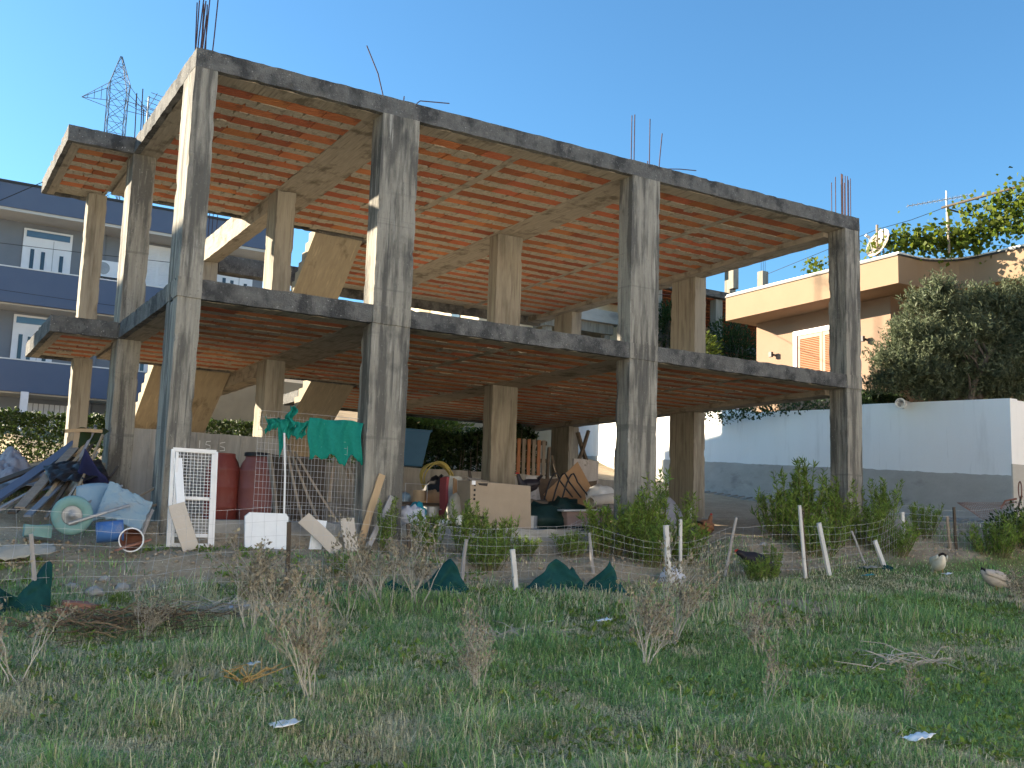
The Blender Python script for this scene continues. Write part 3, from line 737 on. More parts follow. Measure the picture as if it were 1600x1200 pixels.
for k in range(9):
    x = -.8+.28*k; m.tube([(x, 1.4-.35*k, .25+.03*k), (x+.4, 1.0-.4*k, .55), (x+.9, .5-.45*k, .5+.08*k)], .014, 5)
m.build('stems', M['bark'], VN)

# ------------------------------------------------------------------ blue-grey apartment building on the left
AB = empty('apartment_building', (-3, 22.4, 1.5), 'grey three-storey apartment building with slate blue balcony parapets', 'building')
ab = lambda x, y, z: (x+3, y-22.4, z-1.5)
def abx(name, m, x0, x1, y0, y1, z0, z1, parent=None):
    a = ab(x0, y0, z0); c = ab(x1, y1, z1); return MB().box(a[0], c[0], a[1], c[1], a[2], c[2]).build(name, M[m], parent or AB)
XE = 8.2
for (x0, x1, yb) in ((-3.0, 4.0, 33.0), (4.0, XE, 24.0)):
    c = .1 if x1 == XE else 0; d = .1 if x0 < 0 else 0
    abx('wall', 'fgrey', x0, x1, 23.7, yb, .5, 9.4)
    abx('roof_parapet', 'fnavy', x0-d, x1+c, 22.4, yb+.1, 9.50, 10.28)
    abx('roof_soffit', 'fcream', x0-d*.6, x1+c*.6, 22.44, yb+.06, 9.40, 9.497)
    abx('coping', 'flash', x0-d*1.4, x1+c*1.4, 22.36, yb+.14, 10.283, 10.36)
for z0, z1 in ((6.45, 7.57), (3.64, 4.64)):
    p = abx('balcony', 'fnavy', -3.1, XE+.1, 22.4, 22.54, z0, z1)
    abx('balcony_slab', 'fcream', -3.06, XE+.06, 22.54, 23.69, z0-.05, z0+.15, p)
    abx('coping', 'cap', -3.12, XE+.12, 22.38, 22.56, z1+.003, z1+.04, p)
def win(x0, x1, z0, z1, kind):
    f = abx('door' if kind in 'dl' else 'window', 'door', x0, x1, 23.62, 23.697, z0, z1)
    if kind == 'd':
        abx('transom', 'skyglass', x0+.08, x1-.08, 23.60, 23.617, z1-.28, z1-.07, f)
        abx('leaf_gap', 'metal', (x0*.38+x1*.62)-.008, (x0*.38+x1*.62)+.008, 23.61, 23.617, z0, z1-.32, f)
        for k, (u, a, b_) in enumerate(((.2, .38, .86), (.42, .52, .84), (.80, .48, .82))):
            xc = x0+(x1-x0)*u; hgt = z1-z0
            g = abx('glass_panel', 'glass', xc-.06, xc+.06, 23.60, 23.617, z0+hgt*(a-.22), z0+hgt*(b_-.12), f)
    elif kind == 'l':
        for i in range(2):
            a0 = x0+.06+i*(x1-x0)/2; a1 = a0+(x1-x0)/2-.10
            s = MB()
            for k in range(30):
                z = z0+.08+k*(z1-z0-.16)/30; q = ab(a0, 23.60, z); s.hexa([(q[0], q[1], q[2]), (q[0]+a1-a0, q[1], q[2]), (q[0]+a1-a0, q[1]+.02, q[2]+.03), (q[0], q[1]+.02, q[2]+.03), (q[0], q[1], q[2]+.04), (q[0]+a1-a0, q[1], q[2]+.04), (q[0]+a1-a0, q[1]+.02, q[2]+.06), (q[0], q[1]+.02, q[2]+.06)])
            s.build('louvres', M['door'], f)
    elif kind == 'b':
        for k in range(9):
            xx = x0+.05+(x1-x0-.1)*k/8; abx('window_bar', 'metal', xx-.012, xx+.012, 23.58, 23.617, z0, z1, f)
    else:
        abx('pane', 'glass', x0+.09, x1-.09, 23.60, 23.617, z0+.09, z1-.09, f)
win(.1, 1.6, 6.6, 9.21, 'd'); win(3.7, 5.1, 6.6, 9.3, 'l'); win(.05, 1.3, 3.8, 6.30, 'd'); win(3.9, 5.2, 3.8, 6.3, 'd')
win(.65, 2.05, 2.4, 3.43, 'b'); win(6.73, 7.22, 3.12, 3.58, 'w'); win(7.66, 8.10, 3.12, 3.60, 'w'); win(6.5, 7.8, 6.6, 9.2, 'd')
abx('partition', 'fcream', 6.0, 6.12, 22.56, 23.69, 6.6, 9.39)
abx('pillar', 'door', .33, .55, 22.0, 22.2, .8, 3.62)
for x in (2.6, 5.6): MB().tube([ab(x, 23.6, .6), ab(x, 23.6, 9.4)], .05, 8).build('downpipe', M['fgrey'], AB)
for (x, z) in ((2.3, 7.9), (5.55, 5.0)):
    u_ = abx('air_conditioner', 'door', x, x+.8, 23.35, 23.69, z, z+.55); q_ = ab(x+.3, 23.345, z+.28)
    MB().lathe([(.0, 0), (.2, 0), (.21, .01), (.0, .012)], q_, (0, -1, 0), 18, cap0=False, cap1=False).build('fan_grille', M['metal'], u_)
t = empty('roof_aerial', (3.9, 25, 10.3), 'small grid television aerial above the blue-edged roof', 'aerial')
MB().tube([(0, 0, 0), (0, 0, 4.9)], .03, 6).build('mast', M['metal'], t)
m = MB()
for k in range(5): m.tube([(-.35+.1*k, -.1, 4.3+.18*k), (.35+.1*k, -.3, 4.1+.18*k)], .012, 4)
m.tube([(-.1, -.2, 4.2), (.25, -.2, 5.0)], .012, 4); m.tube([(-.9, 0, 4.55), (.2, 0, 4.4)], .015, 4)
m.build('grid', M['metal'], t)

# neighbouring block further left, whose shade falls over the field
NB = empty('neighbour_block', (-18.5, 13.6, .8), 'tall plain grey block of flats on the neighbouring plot', 'building')
MB().box(-5.5, 5.5, -5.6, 5.6, -1, 8.95).build('wall', M['fgrey'], NB)
for zz in (1.0, 4.0, 7.0):
    for k in range(4):
        y = -4.4+2.6*k
        MB().box(5.503, 5.56, y, y+1.1, zz, zz+1.4).build('window', M['glass'], NB)

# pale unseen houses added behind the viewer to bounce sunlight onto the frame
for k, (x, w, h, lab) in enumerate(((-36, 20, 10.5, 'long cream rendered house added out of view to bounce light, westernmost'), (-15, 18, 11.5, 'tall white house added out of view to bounce light, in the middle'), (4, 19, 10.5, 'pale rendered house added out of view to bounce light, with three shutters'), (24, 20, 11.0, 'broad off-white house added out of view to bounce light, easternmost'))):
    t = empty('fill_house', (x, -25-1.0*(k % 2), -3.2), lab, 'house', 'unseen houses added to bounce light')
    MB().box(0, w, -9, 0, 0, h).build('wall', M['white'], t)
    MB().prism([(-.5, h), (-9.5+.5, h), (-9.5, h), (-4.5, h+1.7), (.5, h)], lambda u, v, q: (q, u, v), -.4, w+.4).build('roof', M['brick'], t)
    for z in (1.0, 4.3):
        for j in range(3): MB().box(2+j*w/3.4, 3.2+j*w/3.4, .003, .06, z, z+1.5).build('window', M['shut'], t)
# ------------------------------------------------------------------ things behind the frame
def cbox(name, m, x0, x1, y0, y1, z0, z1, par, o):
    return MB().box(x0-o[0], x1-o[0], y0-o[1], y1-o[1], z0-o[2], z1-o[2]).build(name, M[m], par)
o = (17.8, 24.5, 3.5)
CB = empty('cream_building', o, 'sunlit cream house seen between the two slabs of the frame', 'house')
cbox('wall', 'cream', 17.8, 26, 24.5, 34, 1.5, 11.6, CB, o)
cbox('window', 'stone', 17.76, 17.797, 29.2, 30.4, 9.5, 10.05, CB, o); cbox('window', 'glass', 17.76, 17.797, 26.2, 27.0, 8.9, 9.4, CB, o)
cbox('roof', 'brick', 17.5, 26.3, 24.2, 34.3, 11.6, 11.9, CB, o)
# second frame, on the hill
o = (24, 20.5, 5.5)
F2 = empty('hillside_frame', o, 'second unfinished concrete frame on the hill behind the beige house', 'building')
for z in (10.2, 7.9):
    cbox('slab', 'edge', 24, 40, 20.5, 32, z+.04, z+.32, F2, o)
    s = MB()
    for k in range(21): s.box(.3, 15.8, .35+k*.52, .35+k*.52+.28, z-5.5-.01, z-5.5+.04)
    s.build('clay_rows', M['clay'], F2)['kind'] = 'stuff'
for x in (24.2, 27.6, 31.4, 35.5, 39.3):
    for y in (20.7, 25.8, 31.2):
        cbox('column', 'colw', x, x+.38, y, y+.38, 4.0, 10.2, F2, o)
for y in (19.6, 24.2): cbox('column', 'colw', 27.6, 27.9, y, y+.3, 10.5, 11.75, F2, o)
cbox('beam', 'colw', 27.58, 27.92, 19.5, 24.6, 11.75, 12.0, F2, o)
for x, y in ((28.6, 20.9), (30.6, 20.9), (34, 20.9)):
    cbox('column', 'colw', x, x+.35, y, y+.35, 10.5, 12.0, F2, o)
    for dx in (.05, .18, .3): MB().tube([(x+dx-o[0], y+.15-o[1], 6.4), (x+dx-o[0], y+.15-o[1], 7.4)], .012, 4).build('rebar', M['rebar'], F2)
o = (20.5, 23.5, 5)
PO = empty('concrete_porch', o, 'weathered concrete porch roof behind the frame beside the cream house', 'porch')
cbox('roof', 'wgrey', 20.2, 24.4, 23.3, 27.5, 9.0, 9.55, PO, o); cbox('beam', 'colw', 20.5, 24.1, 23.5, 27.2, 8.55, 9.0, PO, o)
for x in (20.6, 23.7):
    for y in (23.6, 26.8): cbox('column', 'colw', x, x+.3, y, y+.3, 3.5, 8.55, PO, o)
cbox('back_wall', 'wgrey', 20.6, 24, 26.6, 26.8, 3.5, 8.5, PO, o)
o = (21.8, 23.0, 5)
SW = MB()
random.seed(21)
for k in range(7):
    z = 5.0+.35*k
    x = 20.4+random.uniform(0, .3)
    while x < 26:
        w = random.uniform(.4, .8); SW.rough(x-o[0], x+w-.03-o[0], 22.7-o[1], 23.0-o[1]+random.uniform(0, .05), z-o[2], z+.33-o[2], .2, .03, 3); x += w
tag(SW.build('rubble_wall', M['stonep'], loc=o), 'low rubble stone wall in front of the concrete porch', 'wall')
# terrace wall below
o = (14, 18, 1.5); b = MB()
for k in range(14):
    a = k/14; x0, y0 = 12.0+4.2*a, 22-6.6*a; x1, y1 = 12.0+4.2*(a+1/14), 22-6.6*(a+1/14)
    h = 3.55+.5*vn((k*.7, 1, 2)).x+.25*a
    b.hexa([(x0-o[0], y0-o[1], -1.2), (x1-o[0], y1-o[1], -1.2), (x1+.4-o[0], y1+.3-o[1], -1.2), (x0+.4-o[0], y0+.3-o[1], -1.2), (x0-o[0], y0-o[1], h-o[2]), (x1-o[0], y1-o[1], h-o[2]), (x1+.4-o[0], y1+.3-o[1], h-o[2]), (x0+.4-o[0], y0+.3-o[1], h-o[2])])
tag(b.build('terrace_wall', M['stone'], loc=o), 'sunlit tan terrace wall behind the dark hedge', 'wall')
o = (3.4, 17.5, 1.0)
tag(MB().rough(0, 5.2, 0, .25, 0, 3.15, .3, .02, 2).build('boundary_wall', M['stone'], loc=o), 'stained tan boundary wall seen past the stair flight', 'wall')

# pylon
PY = empty('lattice_pylon', (20, 139.5, 12), 'steel lattice power pylon far beyond the roof', 'pylon')
m = MB(); TOP = 53.6; W = lambda z: 1.25 if z < 49 else 1.25*(1-(z-49)/(TOP-49))+.12
lv = list(np.arange(0, 49.1, 2.45)) + [50.8, 52.3, TOP]
for i in range(len(lv)-1):
    z0, z1 = lv[i], lv[i+1]; a, b_ = W(z0), W(z1)
    c0 = [(-a, -a, z0), (a, -a, z0), (a, a, z0), (-a, a, z0)]; c1 = [(-b_, -b_, z1), (b_, -b_, z1), (b_, b_, z1), (-b_, b_, z1)]
    for j in range(4):
        k = (j+1) % 4
        m.tube([c0[j], c1[j]], .06, 4); m.tube([c0[j], c1[k]], .035, 4); m.tube([c0[k], c1[j]], .035, 4); m.tube([c1[j], c1[k]], .035, 4)
m.build('tower', M['pylon'], PY)
for s in (-1, 1):
    m = MB(); tip = (s*4.8, 0, 46.3 if s < 0 else 45.6)
    for y in (-1.3, 1.3): m.tube([(s*1.3, y, 46.2), tip], .045, 4); m.tube([(s*1.3, y, 49), tip], .045, 4)
    for q in (.3, .55, .78): m.tube([(s*(1.3+3.5*q), -1.3*(1-q), 46.25), (s*(1.3+3.5*q), -1.3*(1-q), 46.2+2.8*(1-q))], .04, 4)
    m.build('arm', M['pylon'], PY)
# cables
def cable(a, b, sag, label, r=.008):
    a = Vector(a); b = Vector(b); pts = []
    for k in range(13):
        q = k/12; p = a.lerp(b, q); p.z -= sag*4*q*(1-q); pts.append(p-a)
    tag(MB().tube(pts, r, 5).build('cable', M['cable'], loc=a), label, 'cable')
cable((-4.5, 9.5, 4.2), (-.98, 7.2, 6.05), .05, 'pale wire running up to the roof balcony corner')
cable((-6, 14, 6.25), (22, 14, 8.4), .5, 'black overhead cable crossing behind the upper storey')
cable((-6, 21.9, 6.9), (9, 21.9, 6.75), .15, 'dark cable strung along the slate blue parapet')

# ------------------------------------------------------------------ junk around and under the frame
def one(mb, name, m, label, cat, loc=(0, 0, 0), group=None, smooth=False, bevel=0):
    o = mb.build(name, M[m], loc=loc, smooth=smooth, bevel=bevel); return tag(o, label, cat, group)
def stick(a, b, w, h, m, label, name='plank', cat='plank', group=None, up=(0, 0, 1)):
    a = Vector(a); b = Vector(b); q = MB(); d = b-a; n = 5
    # slightly warped board made of short lengths
    sx, sy, _ = basis(d, up); pts = []
    for k in range(n+1):
        t = k/n; c = d*t + sx*(.012*math.sin(3*t+a.x*9)) + sy*(.012*math.sin(4*t+a.y*7))
        pts.append([c+sx*(i*w/2)+sy*(j*h/2) for i, j in ((-1, -1), (1, -1), (1, 1), (-1, 1))])
    vs = [p for r_ in pts for p in r_]; fs = []
    for k in range(n):
        for j in range(4): fs.append((k*4+j, k*4+(j+1) % 4, (k+1)*4+(j+1) % 4, (k+1)*4+j))
    fs += [(3, 2, 1, 0), (n*4, n*4+1, n*4+2, n*4+3)]
    q.add(vs, fs)
    return one(q, name, m, label, cat, a, group)

# red barrels
def barrel(loc, r, h, m, lid, label):
    t = empty('barrel', loc, label, 'barrel', 'red plastic barrels under the frame')
    s = r/.26
    prof = [(.235*s, 0), (.25*s, .02), (.256*s, h*.18), (.264*s, h*.20), (.264*s, h*.225), (.256*s, h*.245), (.262*s, h*.47), (.27*s, h*.49), (.27*s, h*.52), (.262*s, h*.54), (.256*s, h*.74), (.264*s, h*.755), (.264*s, h*.78), (.25*s, h*.80), (.215*s, h*.90), (.18*s, h*.95), (.17*s, h)]
    MB().lathe(prof, n=28).build('body', M[m], t, smooth=True)
    if lid: MB().lathe([(.165*s, h), (.195*s, h), (.195*s, h+.05), (.17*s, h+.06), (.0, h+.065)], n=24, cap1=False).build('lid', M['black'], t)
    else: MB().lathe([(.172*s, h-.02), (.172*s, h+.015), (.15*s, h+.015), (.15*s, h-.05), (.0, h-.05)], n=24, cap0=False, cap1=False).build('rim', M[m], t)
    return t
barrel((1.36, 2.25, -.10), .25, .99, 'barrel', False, 'open red plastic barrel behind the white wire panel')
barrel((1.82, 2.10, -.10), .26, .98, 'barrel2', True, 'faded red plastic barrel with a black screw lid')
for i, (x0, x1) in enumerate(((.95, 2.2),)):
    one(MB().box(x0, x1, 1.75, 2.6, -.14, -.105).box(x0+.05, x0+.15, 1.8, 2.55, -.2, -.14).box(x1-.15, x1-.05, 1.8, 2.55, -.2, -.14), 'pallet_board', 'wood', 'low wooden board under the red barrels', 'board')

# white wire panel (old cot base) leaning on the first column
t = empty('cot_grille', (.05, -.32, -.42), 'white metal wire-mesh panel leaning upright against the front column', 'panel')
PW, PH = .53, 1.19
def tl(u, v, d=0): return (u*PW, .12*v-d, v*PH)
f = MB()
for (a, b_) in (((0, 0), (0, 1)), ((1, 0), (1, 1)), ((0, 1), (1, 1)), ((0, .02), (1, .02)), ((0, .12), (1, .12))):
    f.bar(tl(*a), tl(*b_), .045, .03, (0, 1, 0))
f.bar(tl(.08, .02, .03), tl(.08, .97, .03), .035, .03, (0, 1, 0)); f.bar(tl(.92, .02, .03), tl(.92, .97, .03), .035, .03, (0, 1, 0)); f.bar(tl(.08, .50, .01), tl(.92, .50, .01), .03, .02, (0, 1, 0))
f.build('frame', M['paint'], t)
g = MB()
for k in range(1, 12): g.tube([tl(k/12, .12), tl(k/12, .99)], .0035, 5)
for k in range(1, 27): g.tube([tl(0, .12+k*.033), tl(1, .12+k*.033)], .0035, 5)
g.build('wire_grid', M['paint'], t)
stick((.15, -.36, -.05), (.12, -.24, .66), .10, .02, 'styro', 'narrow grey-white strip leaning on the white wire panel', 'strip_board', 'board', up=(0, 1, 0))
stick((.27, -.55, -.45), (.10, -.40, .10), .20, .02, 'board', 'pale board leaning at the foot of the white wire panel', 'board', 'board', up=(0, 1, 0))
q = MB(); q.prism([(0, 0), (.55, -.01), (.56, .40), (.52, .45), (.05, .45), (-.01, .40)], lambda u, v, w: (u, w+.10*v, v), 0, .045)
one(q, 'foam_sheet', 'styro', 'clipped-corner white foam sheet standing before the plinth', 'foam sheet', (1.0, -.30, -.42))
stick((2.18, -.42, -.44), (1.78, -.22, -.01), .19, .02, 'board', 'pale board slanting across a white offcut', 'board', 'board', up=(0, 1, 0))
q = MB(); q.prism([(0, 0), (.17, 0), (.24, .37), (.06, .39)], lambda u, v, w: (u, w+.10*v, v), 0, .02)
one(q, 'foam_offcut', 'styro', 'small white offcut half hidden behind a slanting board', 'foam sheet', (1.86, -.26, -.42))
stick((2.43, -.34, -.44), (2.40, -.20, .0), .19, .02, 'board', 'upright pale board before the second column', 'board', 'board', up=(0, 1, 0))
stick((2.62, -.14, -.40), (2.93, -.03, .62), .10, .025, 'woodl', 'long tan plank leaning on the second column', up=(0, 1, 0))
stick((2.66, -.30, -.42), (3.10, -.03, .33), .07, .03, 'stakeg', 'short grey plank leaning on the second column', up=(0, 1, 0))

# run of welded mesh between the first two columns, with torn netting
t = empty('mesh_panel', (1.2, .12, -.07), 'rusty welded mesh closing the bay between the first two columns', 'mesh panel')
g = MB(); W_, H_ = 1.42, 1.45
for k in range(0, 29): g.tube([(k*W_/28+.01*math.sin(k), .01*math.sin(k*1.7), 0), (k*W_/28, .012*math.sin(k*.9), H_*(.97 if k % 5 else 1))], .0022, 4)
for k in range(0, 18): g.tube([(0, 0, k*H_/17), (W_*.5, .01*math.sin(k), k*H_/17+.006*math.sin(k*2)), (W_, 0, k*H_/17)], .0022, 4)
g.build('wires', M['wire'], t)
one(MB().tube([(0, 0, 0), (-.02, .01, .6), (-.07, 0, 1.15)], .014, 8), 'white_pole', 'paint', 'thin white pole standing against the welded mesh', 'pole', (1.58, -.02, -.06))
def rag(o, w, h, seed, label, jag=.16, m='teal', name='shade_net', top=0.0, cat='netting', lean=0.0, amp=.03):
    random.seed(seed); js = [random.random() for _ in range(40)]
    def fn(u, v):
        a_ = u*9; i_ = int(a_); f_ = a_-i_; ed = h*(1-jag*(js[i_]*(1-f_)+js[i_+1]*f_)-.25*jag*js[20+int(u*18)])
        x = u*w + .03*math.sin(v*5+seed)
        y = amp*math.sin(u*13+v*3+seed)+amp*.5*math.sin(u*29+seed*2)
        z = -v*ed - top*math.sin(u*math.pi) + .03*vn((u*4, v*4, seed)).z
        return (x, y-lean*v, z)
    return one(MB().sheet(fn, 34, 16, .004), name, m, label, cat, o, smooth=True)
rag((1.88, .08, 1.33), .78, .66, 3, 'big torn teal shade net hung on the welded mesh', .34)
rag((1.28, .07, 1.28), .32, .62, 5, 'narrow teal net scrap hanging left of the white pole', .9, top=.0)
rag((1.52, .09, 1.30), .34, .26, 7, 'short teal net strip between the two larger scraps', .5, top=.05)
one(MB().sheet(lambda u, v: (.10*u+.03*math.sin(9*v), .05*math.sin(u*7+v*5), .28*v+.02*math.sin(u*12)), 8, 10, .004), 'net_knot', 'teal', 'bunched knot of teal net at the top of the mesh', 'netting', (1.56, .04, 1.17), smooth=True)
for i, (a, b_, w, lab) in enumerate((((2.05, .55, -.06), (1.72, .62, 1.02), .10, 'broad weathered plank leaning behind the mesh'), ((2.3, .6, -.06), (1.80, .7, .98), .05, 'thin weathered batten leaning behind the mesh beside a broad plank'), ((2.55, .5, -.06), (1.92, .75, .9), .04, 'lowest thin batten leaning behind the mesh'), ((1.75, .8, -.06), (1.62, .9, .85), .12, 'short dark board propped behind the mesh'))):
    stick(a, b_, w, .03, 'wood', lab)
for i, (a, b_, lab) in enumerate((((2.42, .6, .22), (2.46, .5, .82), 'hanging lath below the big teal net'), ((2.72, .55, .52), (2.52, .5, .86), 'splayed lath below the big teal net, left of two'), ((2.80, .5, .50), (2.62, .5, .86), 'splayed lath below the big teal net, right of two'))):
    stick(a, b_, .045, .012, 'wood', lab, 'lath', 'lath', up=(0, 1, 0))
one(MB().rough(2.95, 4.05, 2.6, 2.66, -.1, .95, .2, .02, 3), 'fibre_board', 'woodd', 'dark fibreboard sheet standing behind the second column', 'board', (-1.0, -.2, 0))

# cardboard box
t = empty('cardboard_box', (4.62, .42, -.075), 'large brown cardboard box standing on the plinth', 'box')
q = MB(); q.hexa([(0, 0, 0), (1.06, -.02, 0), (1.08, .5, 0), (.05, .52, 0), (-.03, .01, .70), (1.04, 0, .67), (1.05, .48, .66), (.02, .52, .72)]); q.build('body', M['card'], t, bevel=.006)
q = MB(); q.hexa([(-.02, .51, 0), (.05, .52, 0), (.03, .54, 0), (-.04, .53, 0), (-.04, .51, .75), (.02, .53, .73), (.02, .55, .73), (-.05, .54, .75)]); q.build('side_flap', M['cardd'], t)
q = MB(); q.hexa([(-.02, .02, .705), (.30, .01, .70), (.28, .22, .73), (.0, .2, .75), (-.02, .02, .712), (.30, .01, .707), (.28, .22, .737), (.0, .2, .757)]); q.build('top_flap', M['card'], t)
pr_ = MB()
for z in (.62, .545, .47, .41): pr_.box(.03, .06, -.006, -.001, z, z+.035)
for x in (.05, .13, .16, .19, .22): pr_.box(x, x+.02, -.022, -.004, .13, .155+.02*(x > .1))
pr_.hexa([(.12, -.004, .64), (.26, -.004, .63), (.26, -.002, .63), (.12, -.002, .64), (.10, -.004, .668), (.27, -.004, .675), (.27, -.002, .675), (.10, -.002, .668)])
pr_.build('print', M['ink'], t)['kind'] = 'stuff'
q = MB(); q.box(-.012, .05, -.014, -.006, .64, .70); q.build('label_sticker', M['paint'], t)

# heap left of the box
o5 = lambda x, y, z: (x, y, z)
q = MB()
for k in range(6):
    r_ = .26+.012*math.sin(k*2.1); c = Vector((5.4+.02*math.cos(k), 3.1+.03*k, .77+.015*math.sin(k*1.3)))
    q.tube([c+Vector((r_*1.12*math.cos(a), .05*math.sin(2*a+k), r_*math.sin(a))) for a in np.linspace(0, 2*math.pi, 29)[:-1]], .013, 6, closed=True)
one(q, 'garden_hose', 'hose', 'coil of yellow hose hung above the black bag', 'hose', smooth=True)
def lump(o, sx, sy, sz, m, name, label, cat, seed=0, fr=2.2, amp=.25, flat=True):
    q = MB(); n = 22; k = 13
    for i in range(k):
        ph = math.pi*i/(k-1)
        for j in range(n):
            a = 2*math.pi*j/n; p = Vector((math.sin(ph)*math.cos(a), math.sin(ph)*math.sin(a), math.cos(ph)))
            s = 1+amp*mnoise.noise(p*fr+Vector((seed, seed*2, 0)))+amp*.5*mnoise.noise(p*fr*2.5+Vector((0, seed, 5)))
            z = p.z*s
            if flat and z < -.35: z = -.35+(z+.35)*.1
            q.v.append((p.x*s*sx, p.y*s*sy, (z+.38)*sz))
    for i in range(k-1):
        for j in range(n): q.f.append((i*n+j, (i+1)*n+j, (i+1)*n+(j+1) % n, i*n+(j+1) % n)); q.m.append(0)
    return one(q, name, m, label, cat, o, smooth=True)
lump((5.28, 2.75, .28), .34, .3, .36, 'black', 'rubbish_bag', 'bulging black rubbish bag under the yellow hose', 'bag', 2, 3, .35)
one(MB().rough(4.2, 5.0, 2.0, 2.5, .26, .30, .15, .006, 4), 'shelf_board', 'woodd', 'dark shelf board cluttered with junk beside the box', 'board')
one(MB().rough(4.5, 4.95, 1.7, 2.05, -.08, .20, .1, .02, 4), 'old_crate', 'wood', 'low weathered crate behind the white plastic bag', 'crate')
lump((3.62, .42, -.08), .26, .2, .20, 'pbag', 'plastic_bag', 'knotted translucent white plastic bag on the plinth', 'bag', 4, 4, .4)
t = empty('metal_pot', (4.35, 1.25, .06), 'dented silver cooking pot in the heap beside the box', 'pot')
MB().lathe([(.12, 0), (.13, .01), (.13, .16), (.14, .165), (.125, .165), (.12, .02), (0, .02)], n=20, cap1=False).build('body', M['metal'], t, smooth=False)
MB().tube([(.13, 0, .12), (.19, 0, .13), (.19, .05, .13), (.13, .06, .12)], .008, 5).build('handle', M['metal'], t)
one(MB().box(4.15, 4.62, 1.05, 1.5, -.08, .055), 'wooden_box', 'woodd', 'dark wooden box under the silver pot', 'box')
lump((4.05, 1.1, -.02), .15, .14, .22, 'aqua', 'turquoise_bucket', 'crumpled turquoise tub next to the silver pot', 'tub', 7, 3, .25)
t = empty('woven_sack', (4.78, 1.5, -.08), 'white woven sack with a red stripe beside the box', 'sack')
MB().rough(0, .24, 0, .2, 0, .80, .08, .03, 3).build('body', M['paleclo'], t); MB().rough(-.05, -.005, -.01, .2, 0, .78, .08, .02, 3).build('stripe', M['sackred'], t)
lump((4.62, .92, .02), .15, .14, .30, 'paleclo', 'small_sack', 'small grey sack with a green band slumped by the box', 'sack', 9, 2.5, .2)
one(MB().lathe([(.0, 0), (.09, 0), (.10, .02), (.09, .06), (.05, .08), (0, .085)], (0, 0, 0), (.1, -1, .2), 18, cap0=False, cap1=False), 'cream_disc', 'hwhite', 'round cream plastic lid lying before the small sack', 'lid', (4.45, .45, .0), smooth=True)
q = MB().tube([(0, 0, 0), (0, 0, .3), (.4, 0, .3), (.4, 0, 0)], .006, 5); one(q, 'wire_stand', 'wire', 'bent wire stand above the shelf board', 'stand', (4.3, 2.1, .3))

# small clutter on the floor
rc = random.Random(33)
def bottle(x, y, z, m, label, s=1.0, d=(0, 0, 1)): one(MB().lathe([(0, 0), (.036*s, 0), (.038*s, .02*s), (.038*s, .15*s), (.014*s, .20*s), (.014*s, .24*s), (0, .24*s)], (0, 0, 0), d, 12, cap0=False, cap1=False), 'bottle', m, label, 'bottle', (x, y, z), smooth=True)
bottle(3.95, .75, -.06, 'aqua', 'turquoise bottle beside the crumpled tub'); bottle(4.2, .7, -.02, 'paint', 'white bottle lying before the wooden box', 1.2, (1, .2, .05)); bottle(3.75, .9, -.06, 'woodl', 'amber bottle behind the plastic bag')
def can(x, y, z, r_, h, m, label): one(MB().lathe([(0, 0), (r_, 0), (r_, h), (r_*.92, h), (r_*.9, .02), (0, .02)], n=16, cap0=False, cap1=False), 'paint_tin', m, label, 'tin', (x, y, z))
can(3.9, 1.6, -.06, .11, .22, 'metal', 'open metal tin behind the turquoise tub'); can(4.6, 2.2, .30, .10, .20, 'woodl', 'tan tin on the shelf board'); can(5.9, .8, -.06, .12, .2, 'metal', 'grey tin right behind the cardboard box')
lump((4.9, 2.3, .30), .16, .13, .16, 'cardd', 'rag_bundle', 'brown rag bundle on the shelf board', 'rag', 41, 3, .35); lump((4.4, 2.35, .30), .12, .1, .12, 'bluetarp', 'blue_rag', 'small dusty blue rag on the shelf board', 'rag', 42, 3, .35)
for k, (a, b_, lab) in enumerate((((3.5, 1.8, -.06), (3.6, 2.4, .95), 'dark lath leaning behind the second column, left'), ((3.8, 2.0, -.06), (3.7, 2.5, .85), 'dark lath leaning behind the second column, right'), ((5.6, 1.9, -.06), (5.75, 2.6, .9), 'grey lath behind the cardboard box'), ((6.0, .7, -.07), (7.2, .55, -.04), 'lath lying along the plinth right of the box'), ((7.0, .5, -.05), (8.1, .9, .06), 'slanting lath lying before the basin'))): stick(a, b_, .05, .02, 'wood' if k % 2 else 'woodd', lab, 'lath', 'lath')
one(MB().sheet(lambda u, v: (.7*u, .5*v, .05+.12*abs(vn((u*4, v*4, 3)).z)+.10*u*v), 14, 10, .004), 'crumpled_sheet', 'pbag', 'crumpled pale sheeting under the basin', 'sheeting', (7.25, .75, -.1), smooth=True)
t = empty('chicken_wire', (6.15, .12, -.10), 'collapsed chicken wire along the plinth before the basin', 'wire netting')
g = MB()
for k in range(17): g.tube([(k*.085, .02*math.sin(k), 0), (k*.085+.03, .04*math.sin(k*1.3), .10+.12*abs(math.sin(k*.35)))], .002, 3, cap=False)
for j in range(5): g.tube([(k*.085+.03*j/4, .03*math.sin(k+j), j/4*(.10+.12*abs(math.sin(k*.35)))) for k in range(17)], .002, 3, cap=False)
g.build('wires', M['wire'], t)
